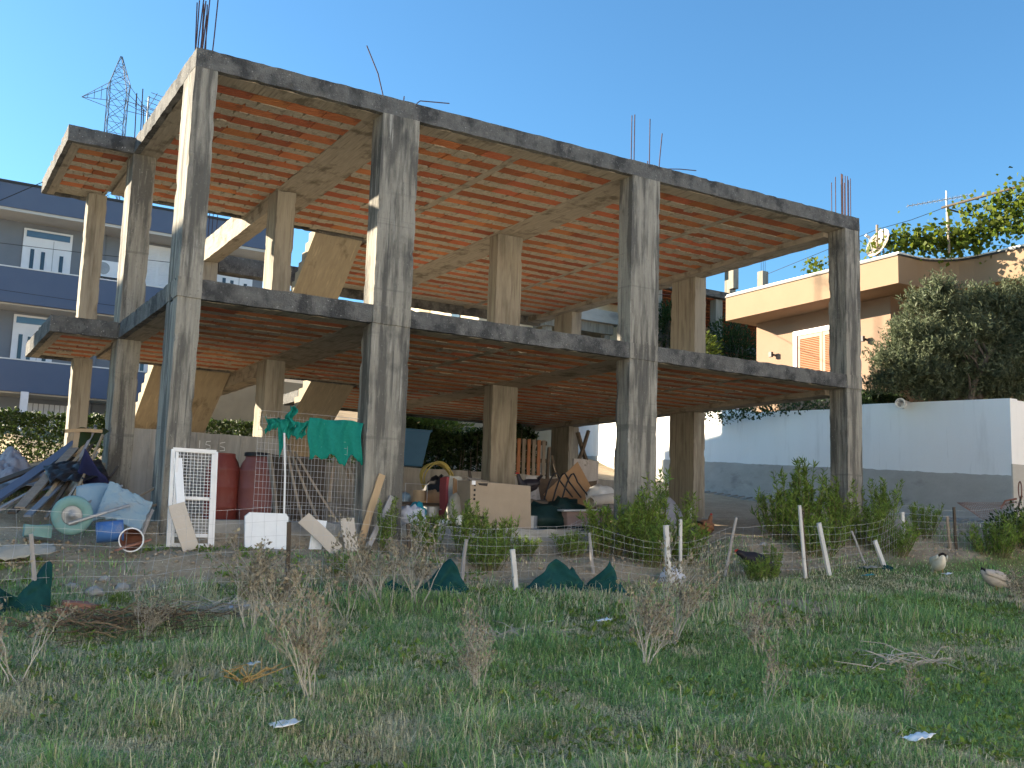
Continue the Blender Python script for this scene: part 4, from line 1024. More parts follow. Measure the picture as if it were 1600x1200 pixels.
# right of the box
one(MB().prism([(0, 0), (.55, -.55), (1.28, -.12), (.62, .62)], lambda u, v, w: (u, w-.25*v, v), 0, .012), 'cardboard_sheet', 'cardd', 'brown cardboard sheet propped on its corner', 'cardboard', (7.20, 2.45, .55))
one(MB().prism([(0, 0), (.32, -.02), (.20, .64), (-.02, .62)], lambda u, v, w: (u, w+.1*v, v), 0, .02), 'grey_board', 'stakeg', 'grey board upright between the box and the cardboard sheet', 'board', (6.72, 2.2, .22))
lump((6.35, 1.25, -.1), .55, .42, .34, 'dgreen', 'dark_tarp', 'heap of dark green tarpaulin right of the box', 'tarpaulin', 11, 2.2, .3)
lump((7.1, 1.6, -.1), .5, .3, .40, 'dgreen', 'tarp_bundle', 'dark green bundle behind the white basin', 'tarpaulin', 12, 2.2, .3)
q = MB()
for k in range(3):
    x0 = 6.95+.10*k; q.tube([(x0-.1+.5*t_+.05*k, 2.0-.05*k, .15+.78*math.sin(min(1, t_*1.25)*math.pi*.62)-(.5*max(0, t_-.62))) for t_ in np.linspace(0, 1.35, 16)], .016, 7)
one(q, 'bent_pipes', 'black', 'three bent black pipes arching before the cardboard sheet', 'pipes', smooth=True)
t = empty('wash_basin', (6.98, 1.02, .0), 'dusty basin with a wide white rim among the junk', 'basin')
q = MB(); q.hexa([(-.34, -.2, 0), (.34, -.2, 0), (.36, .22, 0), (-.36, .22, 0), (-.40, -.26, .24), (.42, -.26, .26), (.42, .28, .26), (-.4, .28, .24)]); q.build('bowl', M['pink'], t, bevel=.02)
q = MB(); q.hexa([(-.50, -.32, .225), (.48, -.32, .27), (.48, .32, .27), (-.46, .32, .24), (-.50, -.32, .255), (.48, -.32, .30), (.48, .32, .30), (-.46, .32, .27)]); q.build('rim', M['porc'], t, bevel=.01)
def roll(o, d, r, l, m, label):
    q = MB(); q.lathe([(r*.72, 0), (r, 0), (r*1.02, l*.5), (r, l), (r*.72, l), (r*.7, l*.05)], (0, 0, 0), d, 18, cap0=False, cap1=False); return one(q, 'carpet_roll', m, label, 'roll', o, smooth=False)
roll((7.35, 1.2, .42), (1, .4, .12), .10, .75, 'board', 'pale rolled mat lying across the basin')
roll((7.55, 1.05, .27), (1, .5, .05), .12, .6, 'wood', 'brown rolled mat under the pale roll')
lump((8.05, 1.9, .42), .28, .2, .25, 'porc', 'white_tub', 'white plastic tub tipped beside the third column', 'tub', 13, 2, .2)
one(MB().rough(7.5, 8.9, 3.2, 3.3, -.1, .9, .2, .03, 3), 'dark_board', 'woodd', 'dark board sheet behind the cardboard sheet', 'board')
stick((8.95, 4.0, 1.2), (9.25, 4.0, 1.95), .07, .05, 'woodd', 'short dark stick crossing another above the heap, leaning right')
stick((9.35, 4.05, 1.1), (9.0, 4.05, 1.9), .09, .05, 'woodd', 'thick dark stick crossing another above the heap, leaning left')
stick((8.2, 3.9, .2), (8.35, 4.1, 1.55), .06, .05, 'woodd', 'dark post standing behind the cardboard sheet')
stick((8.8, 3.9, .2), (8.42, 4.1, 1.4), .05, .04, 'woodd', 'dark brace leaning on the post behind the cardboard sheet')
one(MB().rough(8.55, 9.15, 3.5, 3.55, -.1, 1.32, .2, .015, 3), 'grey_slab', 'stakeg', 'grey sheet standing behind the cardboard sheet', 'board')
# wooden pallet standing behind the inner column
t = empty('wooden_pallet', (10.55, 9.0, .75), 'brown slatted pallet standing upright behind the inner column', 'pallet')
for k in range(6): MB().box(.02+k*.15, .11+k*.15, 0, .03, 0, 1.42).build('slat', M['wood' if k % 2 else 'shut'], t)
for z in (.45, .85, 1.30): MB().box(-.02, .92, .03, .09, z, z+.10).build('rail', M['woodd'], t)
# blue bin on the inner wall
t = empty('blue_bin', (6.70, 7.05, 1.17), 'tall dark blue bin standing on the inner wall', 'bin')
MB().hexa([(-.22, -.16, 0), (.22, -.16, 0), (.22, .16, 0), (-.22, .16, 0), (-.36, -.22, .78), (.36, -.22, .78), (.36, .22, .78), (-.36, .22, .78)]).build('body', M['bluebin'], t, bevel=.02)
MB().hexa([(-.38, -.24, .76), (.38, -.24, .76), (.38, .24, .76), (-.38, .24, .76), (-.38, -.24, .80), (.38, -.24, .80), (.38, .24, .80), (-.38, .24, .80)]).build('rim', M['bluebin'], t)
# by the third column
one(MB().rough(8.3, 8.75, 1.2, 1.6, -.1, .35, .1, .02, 4), 'yellow_crate', 'hose', 'yellowish plastic crate right of the third column', 'crate')
stick((8.2, .9, .02), (8.95, .8, -.05), .16, .03, 'woodd', 'dark plank lying right of the third column')
lump((9.35, 1.6, -.12), .28, .24, .52, 'tarp', 'cement_bag', 'grey cement bag slumped before the inner right column', 'bag', 15, 2, .2)
stick((12.05, 4.1, .05), (12.05, 4.12, .50), .10, .03, 'paint', 'short white board upright at the foot of the inner column', 'board', 'board')
stick((12.2, 3.9, .26), (13.3, 3.2, .22), .07, .03, 'stakeg', 'grey lath lying on the soil beyond the inner column', 'lath', 'lath')

# ---- pile on the far left
stick((-1.9, 1.3, -.05), (-.52, 3.75, 1.02), .16, .04, 'fnavy', 'broad dark blue board lying up the left pile')
stick((-1.5, 1.0, -.02), (-.48, 3.6, 1.02), .13, .03, 'wood', 'weathered plank beside the broad blue board')
stick((-1.32, .8, -.05), (-.40, 3.5, .95), .05, .03, 'woodl', 'thin tan batten on top of the left pile')
stick((-1.18, .75, -.08), (-.35, 3.4, .98), .04, .03, 'woodd', 'thin dark batten on the left pile')
stick((-1.6, .9, -.08), (-.55, 3.3, .8), .10, .03, 'woodd', 'dark plank low in the left pile')
stick((-1.05, .5, -.1), (-.22, 3.3, 1.12), .03, .03, 'woodl', 'slim pole leaning to the column from the left pile', 'pole', 'pole')
stick((-1.22, .6, -.12), (-.45, 3.2, .75), .035, .03, 'wood', 'thin grey-brown batten lowest in the left pile')
stick((-.62, 3.0, .5), (-.55, 3.55, 1.18), .08, .04, 'woodl', 'short upright orange-tan post behind the left pile', 'post', 'post')
stick((-.72, 3.55, 1.17), (-.20, 3.45, 1.20), .05, .05, 'woodl', 'short tan stick lying level atop the left pile')
stick((-2.05, 1.9, .12), (-.85, 3.9, .70), .14, .03, 'woodd', 'broad dark board behind the blue board in the left pile')
stick((-1.75, .95, -.06), (-.9, 2.6, .42), .05, .04, 'stakeg', 'grey batten low at the left end of the pile', 'batten', 'batten')
stick((-1.45, .55, -.10), (-.62, 2.6, .58), .09, .025, 'fgrey', 'slate grey plank under the thin battens')
stick((-1.0, .9, .05), (-.30, 3.1, .86), .03, .03, 'dry', 'bleached pole crossing the battens of the left pile', 'pole', 'pole')
stick((-.95, .3, -.15), (-.15, 2.2, .62), .03, .025, 'woodd', 'dark rod leaning beside the navy cloth', 'rod', 'rod')
stick((-1.3, 2.4, .35), (-.28, 2.9, .70), .06, .03, 'wood', 'short plank lying crosswise on the left pile')
stick((-.85, 2.2, .30), (-.25, 3.7, 1.25), .045, .03, 'stakeg', 'grey batten standing steepest in the left pile', 'batten', 'batten')
one(MB().sheet(lambda u, v: (-1.1+.75*u, 1.6+.9*v, .30+.28*v+.12*u+.12*abs(vn((u*6, v*6, 8)).z)), 20, 18, .005), 'black_sheeting', 'black', 'crumpled black sheeting tucked into the left pile', 'sheeting', smooth=True)
one(MB().sheet(lambda u, v: (-.55+.42*u, 3.6-.3*v, 1.22-.28*v*(1.2-u)+.03*math.sin(u*8)), 8, 6, .005), 'green_rag', 'hedge', 'dull green rag over the end of the left pile', 'rag', smooth=True)
def tarp_fn(u, v):
    x = -2.4+1.75*u; y = 3.2+2.6*v
    z = .28+.18*v+.40*math.exp(-((u-.62)**2/.03+(v-.65)**2/.08))+.28*math.exp(-((u-.15)**2/.03+(v-.4)**2/.1))+.13*vn((u*6, v*5, 1)).z+.14*abs(vn((u*9+v*4, v*9, 4)).z)+.07*abs(vn((u*19-v*8, v*15+u*5, 4)).z)+.03*vn((u*37, v*31, 4)).z
    return (x, y, z+.05*u)
one(MB().sheet(tarp_fn, 64, 56, .006), 'grey_tarp', 'tarp', 'crumpled grey tarpaulin over the mound by the hedge', 'tarpaulin', smooth=True)
one(MB().sheet(lambda u, v: (-1.75+1.0*u, 2.2+.9*v, .16+.22*u+.10*v+.07*vn((u*5, v*4, 7)).z), 18, 12, .006), 'tarp_scrap', 'tarp', 'smaller grey tarpaulin scrap below the broad blue board', 'tarpaulin', smooth=True)
one(MB().sheet(lambda u, v: (-2.1+.85*u, -.75+.34*v, gz(-2.1+.85*u, -.75+.34*v)+.05+.09*math.sin(u*math.pi)*math.sin(v*math.pi)+.10*u*u+.05*abs(vn((u*9, v*5, 3)).z)), 30, 12, .006), 'pale_sack', 'paleclo', 'long pale sacking cloth lying left of the wheel', 'sack', smooth=True)
one(MB().sheet(lambda u, v: (-.72+.5*u, 1.5+.5*v, .78*(1-v*.4)-.6*u+.05*vn((u*5, v*5, 2)).z), 12, 10, .006), 'navy_cloth', 'navy', 'dark navy cloth under the batten pile by the column', 'cloth', smooth=True)
# wheelbarrow: blue tray tipped over, wheel and handles
t = empty('wheelbarrow', (-1.06, -.30, -.36), 'overturned wheelbarrow with a pale teal tyre and blue tray', 'wheelbarrow')
wh = MB(); wh.lathe([(.115, -.035), (.15, -.055), (.20, -.055), (.225, -.03), (.232, 0), (.225, .03), (.20, .055), (.15, .055), (.115, .035), (.115, -.035)], (0, 0, .28), (.25, 1, .08), 28, cap0=False, cap1=False)
wh = wh.build('tyre', M['tyre'], t, smooth=True)
rim = MB(); rim.lathe([(0, -.05), (.03, -.05), (.035, -.02), (.10, -.035), (.12, -.03), (.12, .03), (.10, .035), (.035, .02), (.03, .05), (0, .05)], (0, 0, .28), (.25, 1, .08), 20, cap0=False, cap1=False); rim.build('rim', M['metal'], t, smooth=True)
tr = MB(); tr.sheet(lambda u, v: (.08+.52*u, .45-.25*v, .62-.50*v*(1-.25*u)+.06*math.sin(u*3.3)+.02*vn((u*4, v*4, 3)).z), 10, 10, .012); tr.build('tray', M['bluetarp'], t, smooth=True)
MB().tube([(-.05, -.12, .18), (.35, -.14, .33), (.62, .0, .42)], .02, 7).build('handle', M['metal'], t); MB().tube([(0, .1, .28), (.3, .4, .5), (.62, .5, .66)], .018, 7).build('handle', M['metal'], t)
one(MB().sheet(lambda u, v: (.10*v*-1+.50*u+.05*(1-v), -.10*v-.12*u, .34-.26*u-.42*v*(1-.15*u)+.05*math.sin(u*3)*math.sin(v*2.5)+.05*abs(vn((u*6+v*2, v*5, 9)).z)+.02*vn((u*15, v*13, 9)).z), 34, 30, .010), 'blue_sheet', 'bluetarp', 'dusty light blue plastic sheet draped by the wheelbarrow', 'sheet', (-.68, -.02, .0), smooth=True)
q = MB(); q.lathe([(.0, 0), (.12, 0), (.125, .30), (.115, .30), (.11, .02)], (0, 0, 0), (1, -.2, .12), 20, cap0=False, cap1=False)
one(q, 'blue_drum', 'blue', 'bright blue cut drum lying under the blue sheet', 'drum', (-.80, -.42, -.27), smooth=True)
t = empty('white_bucket', (-.44, -.62, -.34), 'white bucket with brown inside lying on its side', 'bucket')
MB().lathe([(.10, .30), (.125, .02), (.142, .015), (.142, -.02), (.128, -.02)], (0, 0, 0), (.35, 1, -.05), 24, cap1=False, cap0=True).build('body', M['paint'], t, smooth=False)
MB().lathe([(.127, -.022), (.118, 0), (.098, .28), (0, .285)], (0, 0, 0), (.35, 1, -.05), 24, cap0=False, cap1=False).build('lining', M['terra'], t, smooth=True)
stick((-.35, .3, .1), (.18, .6, .42), .025, .025, 'wood', 'thin stick leaning toward the first column from the blue sheet', 'stick', 'stick')
stick((-.25, .2, -.02), (.20, .35, .18), .03, .03, 'wood', 'low stick beside the blue sheet', 'stick', 'stick')
stick((-.28, -.2, -.34), (-.12, -.1, .02), .05, .04, 'stakeg', 'short grey post propped by the white bucket', 'post', 'post')
stick((-.62, -.75, -.47), (-.22, -.55, -.32), .05, .02, 'brick', 'broken brownish lath before the blue drum', 'lath', 'lath')
one(MB().rough(-1.52, -1.22, -.1, .25, -.34, -.20, .1, .02, 4), 'teal_crate', 'tyre', 'shallow pale teal crate behind the wheel', 'crate')

# ---- fence along the field
FN = empty('wire_fence', (0, 0, 0), 'sagging wire mesh fence on crooked whitewashed stakes along the field', 'fence')
ST = [((-1.61, -2.41, -1.02), (-1.72, -2.46, -.26), .05, 'stakeg'), ((1.0, -1.98, -.88), (.95, -2.08, -.07), .045, 'woodd'), ((3.14, -.62, -.48), (3.08, -.65, -.04), .05, 'woodd'), ((3.41, -1.6, -.8), (3.42, -1.68, -.22), .055, 'stakeg'), ((3.91, -2.12, -.85), (3.82, -2.15, -.32), .06, 'stake'), ((5.77, -1.15, -.63), (5.67, -1.17, -.09), .05, 'stakeg'), ((6.75, -1.65, -.8), (6.62, -1.71, .05), .075, 'stake'), ((7.08, -1.5, -.78), (6.99, -1.59, .14), .045, 'stake'), ((8.07, -1.35, -.7), (8.13, -1.53, .21), .05, 'stakeg'), ((9.18, -1.92, -.66), (8.99, -1.98, .42), .05, 'stake'), ((9.75, -1.87, -.62), (9.53, -1.86, .17), .07, 'stake'), ((11.0, -1.5, -.47), (10.75, -1.44, .07), .04, 'stakeg'), ((11.17, -1.76, -.53), (10.98, -1.72, -.07), .07, 'stake'), ((12.51, -1.05, -.23), (12.43, -1.11, .44), .065, 'stake'), ((13.73, -1.22, -.18), (13.62, -1.27, .57), .05, 'woodd'), ((13.66, -1.15, -.18), (13.52, -1.2, .40), .05, 'wood'), ((9.24, -1.9, -.66), (9.06, -1.95, .40), .035, 'woodd')]
for i, (a, b_, w, m) in enumerate(ST):
    a = Vector(a); b_ = Vector(b_); d = b_-a; q = MB()
    if m == 'stakeg': q.tube([a-d*.25, a+d*.3+vn(a)*.02, a+d*.65+vn(b_)*.025, b_], [w*.55, w*.5, w*.46, w*.42], 7)
    else:
        for k in range(4):
            p0 = a-d*.25+d*1.25*k/4+vn(a+d*k/4, 3)*.008; p1 = a-d*.25+d*1.25*(k+1)/4+vn(a+d*(k+1)/4, 3)*.008
            if k == 0: prev = p0
            q.bar(prev, p1, w, w*.55, (0, 1, 0)); prev = p1
    q.build('stake', M[m], FN)
path = [(-3.2, -2.6), (-1.65, -2.42), (1.0, -2.0), (3.4, -1.62), (5.7, -1.2), (6.95, -1.6), (8.05, -1.4), (9.15, -1.92), (11.1, -1.7), (12.5, -1.08), (13.7, -1.22), (16, -1.5)]
seg = [0]
for k in range(1, len(path)): seg.append(seg[-1]+math.dist(path[k], path[k-1]))
def fp(s):
    for k in range(1, len(path)):
        if s <= seg[k] or k == len(path)-1:
            t_ = (s-seg[k-1])/(seg[k]-seg[k-1]); return (path[k-1][0]*(1-t_)+path[k][0]*t_, path[k-1][1]*(1-t_)+path[k][1]*t_)
def fpt(s, v):
    x, y = fp(s); hgt = .92-.30*sst(4.0, 8.5, s)+.12*sst(9, 13, s)
    z = gz(x, y); q = vn((s*1.1, v*1.3, 2))
    sag = .06*math.sin(s*1.7)*v
    return (x+q.x*.03, y+q.y*.10*v-.03, z+.02+v*(hgt+sag)+q.z*.02)
g = MB(); s = 0.0
while s < seg[-1]:
    g.tube([fpt(s+.03*vn((s*3, k, 1)).x, k/5) for k in range(6)], .0013, 3, cap=False); s += .15
for k in range(7):
    g.tube([fpt(s_, k/6) for s_ in np.arange(0, seg[-1], .25)], .0013, 3, cap=False)
g.build('wire_mesh', M['wire'], FN)
# dark green netting slumped on it
def drape(o, w, peaks, h, label, seed):
    def fn(u, v):
        top = max(pk_h*max(0, 1-abs(u-pk)/(wd*1.35))**1.45 for pk, pk_h, wd in peaks)
        top = max(top, .06)*h
        x = w*u; y = -.30*(1-v)+.06*math.sin(u*17+seed+v*2)+.035*math.sin(u*31+v*4)+.06*vn((u*9, v*6, seed)).y; z = top*v-.03
        return (x, y, z+.02*vn((u*6, v*5, seed)).z)
    return one(MB().sheet(fn, 70, 18, .004), 'green_netting', 'dteal', label, 'netting', o, smooth=True)
drape((4.0, -2.05, -.90), 1.55, [(.36, 1, .40), (.50, .8, .25), (.86, .98, .22)], .50, 'dark green netting slumped in two peaks between the middle stakes', 1)
drape((1.9, -1.95, -.95), 1.45, [(.28, .5, .3), (.78, .95, .3)], .56, 'dark green netting scrap behind the dry thistles', 2)
drape((-2.35, -2.42, -1.10), .85, [(.0, .95, 1.2), (.97, 1.0, .55)], .62, 'dark green netting hanging on the leftmost stake', 3)
drape((10.5, -1.75, -.58), .85, [(.2, .6, .3), (.8, .9, .35)], .22, 'small dark green netting strip between two leaning stakes', 4)
lump((6.90, -1.52, -.83), .20, .16, .20, 'pbag', 'feed_bag', 'torn pale plastic bag at the foot of the tallest white stakes', 'bag', 21, 3, .3)
# sagging dark net at the far right
def rnet(u, v):
    return (15.25+1.05*u, -.3-.5*u+.15*math.sin(v*3), .72+.05*u-.34*v*math.sin(math.pi*min(1, u*1.05))-.02*v+.02*vn((u*4, v*4, 1)).z)
q = MB(); n_ = 26
for k in range(n_+1): q.tube([rnet(k/n_, j/8) for j in range(9)], .0028, 3, cap=False)
for j in range(11): q.tube([rnet(k/16, j/10) for k in range(17)], .0028, 3, cap=False)
q.tube([(16.25+.10*math.cos(a), -.85+.1*math.cos(a), 1.0+.17*math.sin(a)) for a in np.linspace(0, 2*math.pi, 20)[:-1]], .012, 5, closed=True)
q.tube([(16.2, -.8, .83), (15.98, -.7, .78), (15.9, -.65, .62)], .02, 5)
one(q, 'bird_net', 'terra', 'reddish brown net sagging before the right wall end', 'net')
stick((15.9, -.75, -.1), (16.3, -.85, .9), .03, .03, 'woodd', 'dark pole holding the reddish net at the far right', 'pole', 'pole')

# ------------------------------------------------------------------ hens
def hen(loc, rz, m, tailm, pose, label, s=1.0):
    t = empty('hen', loc, label, 'hen', 'hens scratching around the fence', rz)
    if pose == 'peck':   # tail up, head low
        sp = [(-.20, .30, .012), (-.17, .29, .045), (-.11, .25, .085), (-.02, .21, .112), (.07, .18, .108), (.14, .15, .075), (.19, .115, .046), (.225, .08, .034), (.245, .055, .036), (.265, .04, .026), (.275, .035, .006)]
        head = Vector((.262, 0, .042)); hd = Vector((.6, 0, -.75)); tail = Vector((-.17, 0, .29)); td = Vector((-.5, 0, .8))
    elif pose == 'walk':
        sp = [(-.26, .15, .010), (-.22, .165, .04), (-.14, .19, .082), (-.03, .225, .108), (.06, .26, .10), (.13, .295, .066), (.17, .32, .045), (.20, .335, .037), (.225, .338, .036), (.245, .333, .024), (.255, .33, .006)]
        head = Vector((.24, 0, .333)); hd = Vector((1, 0, -.25)); tail = Vector((-.20, 0, .17)); td = Vector((-.9, 0, -.25))
    elif pose == 'sit':
        sp = [(-.20, .17, .012), (-.17, .16, .045), (-.10, .13, .09), (0, .115, .112), (.09, .125, .10), (.13, .17, .06), (.145, .215, .038), (.155, .25, .034), (.17, .275, .034), (.185, .285, .022), (.195, .285, .006)]
        head = Vector((.18, 0, .28)); hd = Vector((1, 0, -.1)); tail = Vector((-.18, 0, .165)); td = Vector((-.7, 0, .5))
    else:
        sp = [(-.20, .31, .012), (-.17, .30, .045), (-.10, .25, .09), (0, .22, .112), (.09, .225, .10), (.14, .26, .062), (.165, .31, .040), (.18, .35, .034), (.195, .38, .036), (.215, .39, .024), (.225, .39, .006)]
        head = Vector((.21, 0, .385)); hd = Vector((1, 0, -.1)); tail = Vector((-.17, 0, .30)); td = Vector((-.6, 0, .75))
    b = MB(); n = 14
    for i, (x, z, r_) in enumerate(sp):
        p0 = sp[max(i-1, 0)]; p1 = sp[min(i+1, len(sp)-1)]; d = Vector((p1[0]-p0[0], 0, p1[1]-p0[1])).normalized(); u = Vector((-d.z, 0, d.x))
        for j in range(n):
            a = 2*math.pi*j/n; rr = r_*(1+.05*mnoise.noise(Vector((x*30, j, 1))))
            b.v.append(tuple((Vector((x, 0, z))+u*(rr*1.05*math.sin(a))+Vector((0, 1, 0))*(rr*.88*math.cos(a)))*s))
    for i in range(len(sp)-1):
        for j in range(n): b.f.append((i*n+j, i*n+(j+1) % n, (i+1)*n+(j+1) % n, (i+1)*n+j)); b.m.append(0)
    b.f.append(tuple(range(n))[::-1]); b.f.append(tuple((len(sp)-1)*n+j for j in range(n))); b.m += [0, 0]
    b.build('body', M[m], t, smooth=True)
    q = MB()
    for k in range(7):
        yy = (k-3)*.018; d2 = (td+Vector((.16*abs(k-3)*.3, yy*6, 0))).normalized(); l = (.15 if m == tailm else .085)-.010*abs(k-3)
        a0 = tail+Vector((.02, yy*.5, -.015)); q.hexa([(a0+Vector((0, -.012, 0)))*s, (a0+Vector((.012, 0, 0)))*s, (a0+Vector((0, .012, 0)))*s, (a0+Vector((-.004, 0, .0)))*s] + [(a0+d2*l+v)*s for v in (Vector((0, -.02, 0)), Vector((.014, 0, .01)), Vector((0, .02, 0)), Vector((-.01, 0, .0)))])
    q.build('tail', M[tailm], t)
    for sy in (-1, 1):
        b = MB(); cx, cz = (.0, .215) if pose != 'sit' else (-.01, .125)
        for i in range(7):
            for j in range(5):
                u = i/6; v = j/4; b.v.append(tuple(Vector((cx+.09-.26*u, sy*(.10+.012*math.sin(math.pi*u)*math.sin(math.pi*v)-.03*u), cz+.05-.10*v*(1-.5*u)+.05*u*(1 if pose == 'peck' else .6)))*s))
        for i in range(6):
            for j in range(4): b.f.append((i*5+j, i*5+j+1, (i+1)*5+j+1, (i+1)*5+j)); b.m.append(0)
        o_ = b.build('wing', M[m], t, smooth=True); so = o_.modifiers.new('thick', 'SOLIDIFY'); so.thickness = .02; so.offset = 0
        if pose != 'sit':
            l = MB(); hx = .02+.03*sy
            l.tube([Vector((hx, sy*.045, .16))*s, Vector((hx-.015, sy*.045, .09))*s, Vector((hx, sy*.045, .008))*s], [.018*s, .009*s, .008*s], 6)
            for a in (-.5, 0, .5, 3.14): l.tube([Vector((hx, sy*.045, .010))*s, Vector((hx+.05*math.cos(a), sy*.045+.05*math.sin(a), .004))*s], [.007*s, .003*s], 5)
            l.build('leg', M['leg'], t)
    c = MB(); up = Vector((-hd.z, 0, hd.x)); up = up if up.z > 0 or pose == 'peck' else -up
    c.prism([(-.03, 0), (.025, 0), (.03, .022), (.014, .014), (.008, .034), (-.004, .018), (-.014, .03), (-.028, .014)], lambda u, v, w: tuple((head+hd.normalized()*u+up.normalized()*(v+.022)+Vector((0, w, 0)))*s), -.004, .004); c.build('comb', M['comb'], t)
    k = MB(); k.lathe([(.012*s, 0), (.008*s, .016*s), (.001*s, .032*s)], (head+hd.normalized()*.02)*s, hd, 8); k.build('beak', M['leg'], t)
    return t
hen((8.45, -1.62, gz(8.45, -1.62)-.01), R(150), 'hblack', 'hblack', 'walk', 'black hen walking left between the leaning stakes', 1.2)
hen((8.99, .15, gz(8.99, .15)-.01), R(20), 'hbrown', 'hblack', 'sit', 'brown hen sitting on the bare soil by the inner column', 1.15)
hen((11.71, -2.37, gz(11.71, -2.37)-.01), R(55), 'hwhite', 'hblack', 'peck', 'cream white hen seen from behind on the grass', 1.08)
hen((11.2, -3.72, gz(11.2, -3.72)-.01), R(-30), 'hbuff', 'hblack', 'peck', 'buff hen with a black tail at the right edge', 1.08)
hen((6.2, 1.35, .42), R(170), 'hblack', 'hblack', 'stand', 'black hen perched on the junk behind the box', 1.0)
one(MB().rough(5.9, 6.5, 1.2, 1.6, -.1, .41, .15, .03, 3), 'junk_crate', 'woodd', 'dark crate under the perched black hen', 'crate')

# ------------------------------------------------------------------ vegetation
CAMXY = np.array([-2.9324, -13.3994]); FD = np.array([math.sin(_yaw), math.cos(_yaw)]); RD = np.array([math.cos(_yaw), -math.sin(_yaw)])
def grass(name, n, dmin, dmax, hmin, hmax, wmul, seed, label, dry=.2, tw=(0, .60)):
    r = np.random.RandomState(seed)
    d = dmin+(dmax-dmin)*r.rand(n*2)**.9; t = (tw[0]+(tw[1]-tw[0])*r.rand(n*2))*np.where(r.rand(n*2) < .5, -1, 1)
    xy = CAMXY[None]+FD[None]*d[:, None]+RD[None]*(d*t)[:, None]
    x, y = xy[:, 0], xy[:, 1]
    clump = vnoise(x, y, .32, 31)*.6+vnoise(x, y, 1.2, 32)*.4
    keep = r.rand(n*2) < np.clip((1-bare(x, y)*.97)*(.45+1.1*clump), 0, 1)
    keep &= ~((x > -.15) & (x < 12.9) & (y > -.15))
    keep &= (y < 3.5) & (x < wall_x(np.clip(y, .1, 30))-.3)
    x = x[keep][:n]; y = y[keep][:n]; d = d[keep][:n]; m = len(x)
    z = ground_z(x, y)
    cl = vnoise(x, y, .5, 33); big = vnoise(x, y, 2.2, 34)
    h = (hmin+(hmax-hmin)*r.rand(m)**1.5)*(.35+1.3*cl*(.5+big))*(1+1.1*sst(.66, .82, vnoise(x, y, .75, 36)))
    az = r.rand(m)*2*math.pi+2.5*vnoise(x, y, .6, 35); lean = .35+1.15*r.rand(m)
    dx = np.cos(az); dy = np.sin(az)
    w = (.0014+.0016*r.rand(m))*wmul*(.7+d/11)
    h = h*(1-.45*sst(-3.2, -2.2, y))
    sx, sy = -dy*w, dx*w
    V = np.empty((m, 5, 3))
    V[:, 0] = np.stack([x-sx, y-sy, z-.01], -1); V[:, 1] = np.stack([x+sx, y+sy, z-.01], -1)
    mx = x+dx*h*lean*.35; my = y+dy*h*lean*.35; mz = z+h*.62
    V[:, 2] = np.stack([mx+sx*.8, my+sy*.8, mz], -1); V[:, 3] = np.stack([mx-sx*.8, my-sy*.8, mz], -1)
    V[:, 4] = np.stack([x+dx*h*lean, y+dy*h*lean, z+h*np.clip(1-.42*lean, .3, 1)], -1)
    i = np.arange(m)*5
    F = np.concatenate([np.stack([i, i+1, i+2], -1), np.stack([i, i+2, i+3], -1), np.stack([i+3, i+2, i+4], -1)])
    g1 = np.array([.16, .275, .085]); g2 = np.array([.26, .36, .13]); g3 = np.array([.10, .20, .07]); br = np.array([.54, .49, .33]); b2 = np.array([.36, .32, .20])
    a = r.rand(m)[:, None]; c = g1*(1-a)+g2*a; k = (r.rand(m) < .3)[:, None]; c = np.where(k, g3, c)
    dr = np.clip(dry+1.0*(big-.52)+.5*(cl < .3), 0.03, .9)
    isd = (r.rand(m) < dr)[:, None]; q = r.rand(m)[:, None]; c = np.where(isd, br*q+b2*(1-q), c)
    c = c*(1.05+.9*r.rand(m))[:, None]
    T = np.repeat(np.concatenate([c, np.ones((m, 1))], 1)[:, None], 5, 1)
    o = fast_mesh(name, V.reshape(-1, 3), F, M['grass'], attr=T.reshape(-1, 4))
    return tag(o, label, 'grass', kind='stuff')
grass('grass_near', 320000, 5.2, 11.0, .025, .10, .9, 41, 'rough green and dry grass covering the foreground field', .30)
grass('grass_far', 100000, 10.5, 24.0, .03, .13, 1.1, 42, 'thinner grass along the fence and bank', .25)
grass('grass_tufts', 10000, 5.5, 15.0, .10, .22, .85, 43, 'taller grass blades standing out of the field', .35)
grass('grass_beside', 110000, 2.0, 18.0, .04, .15, 1.5, 44, 'rough grass continuing left and right of the foreground', .25, (.58, 1.5))
# fallen straw and chaff lying flat on the field
def straw(n, seed):
    r = np.random.RandomState(seed); d = 5.2+10*r.rand(n); t = (r.rand(n)*2-1)*.6
    xy = CAMXY+FD*d[:, None]+RD*(d*t)[:, None]; x, y = xy.T
    k = (y < -.3) & (r.rand(n) < .3+.7*vnoise(x, y, .9, 51)); x, y = x[k], y[k]; m = len(x); z = ground_z(x, y)+.02+.05*r.rand(m)
    a = r.rand(m)*6.28; l = .05+.13*r.rand(m); w = .002+.002*r.rand(m); tz = (r.rand(m)-.4)*.05
    c, s = np.cos(a), np.sin(a); V = np.empty((m, 4, 3))
    V[:, 0] = np.stack([x-s*w, y+c*w, z], -1); V[:, 1] = np.stack([x+s*w, y-c*w, z], -1); V[:, 2] = np.stack([x+c*l+s*w, y+s*l-c*w, z+tz], -1); V[:, 3] = np.stack([x+c*l-s*w, y+s*l+c*w, z+tz], -1)
    o = fast_mesh('straw_litter', V.reshape(-1, 3), np.arange(m*4).reshape(m, 4), M['dryh']); tag(o, 'dry straw litter scattered over the field', 'straw', kind='stuff')
straw(26000, 7)

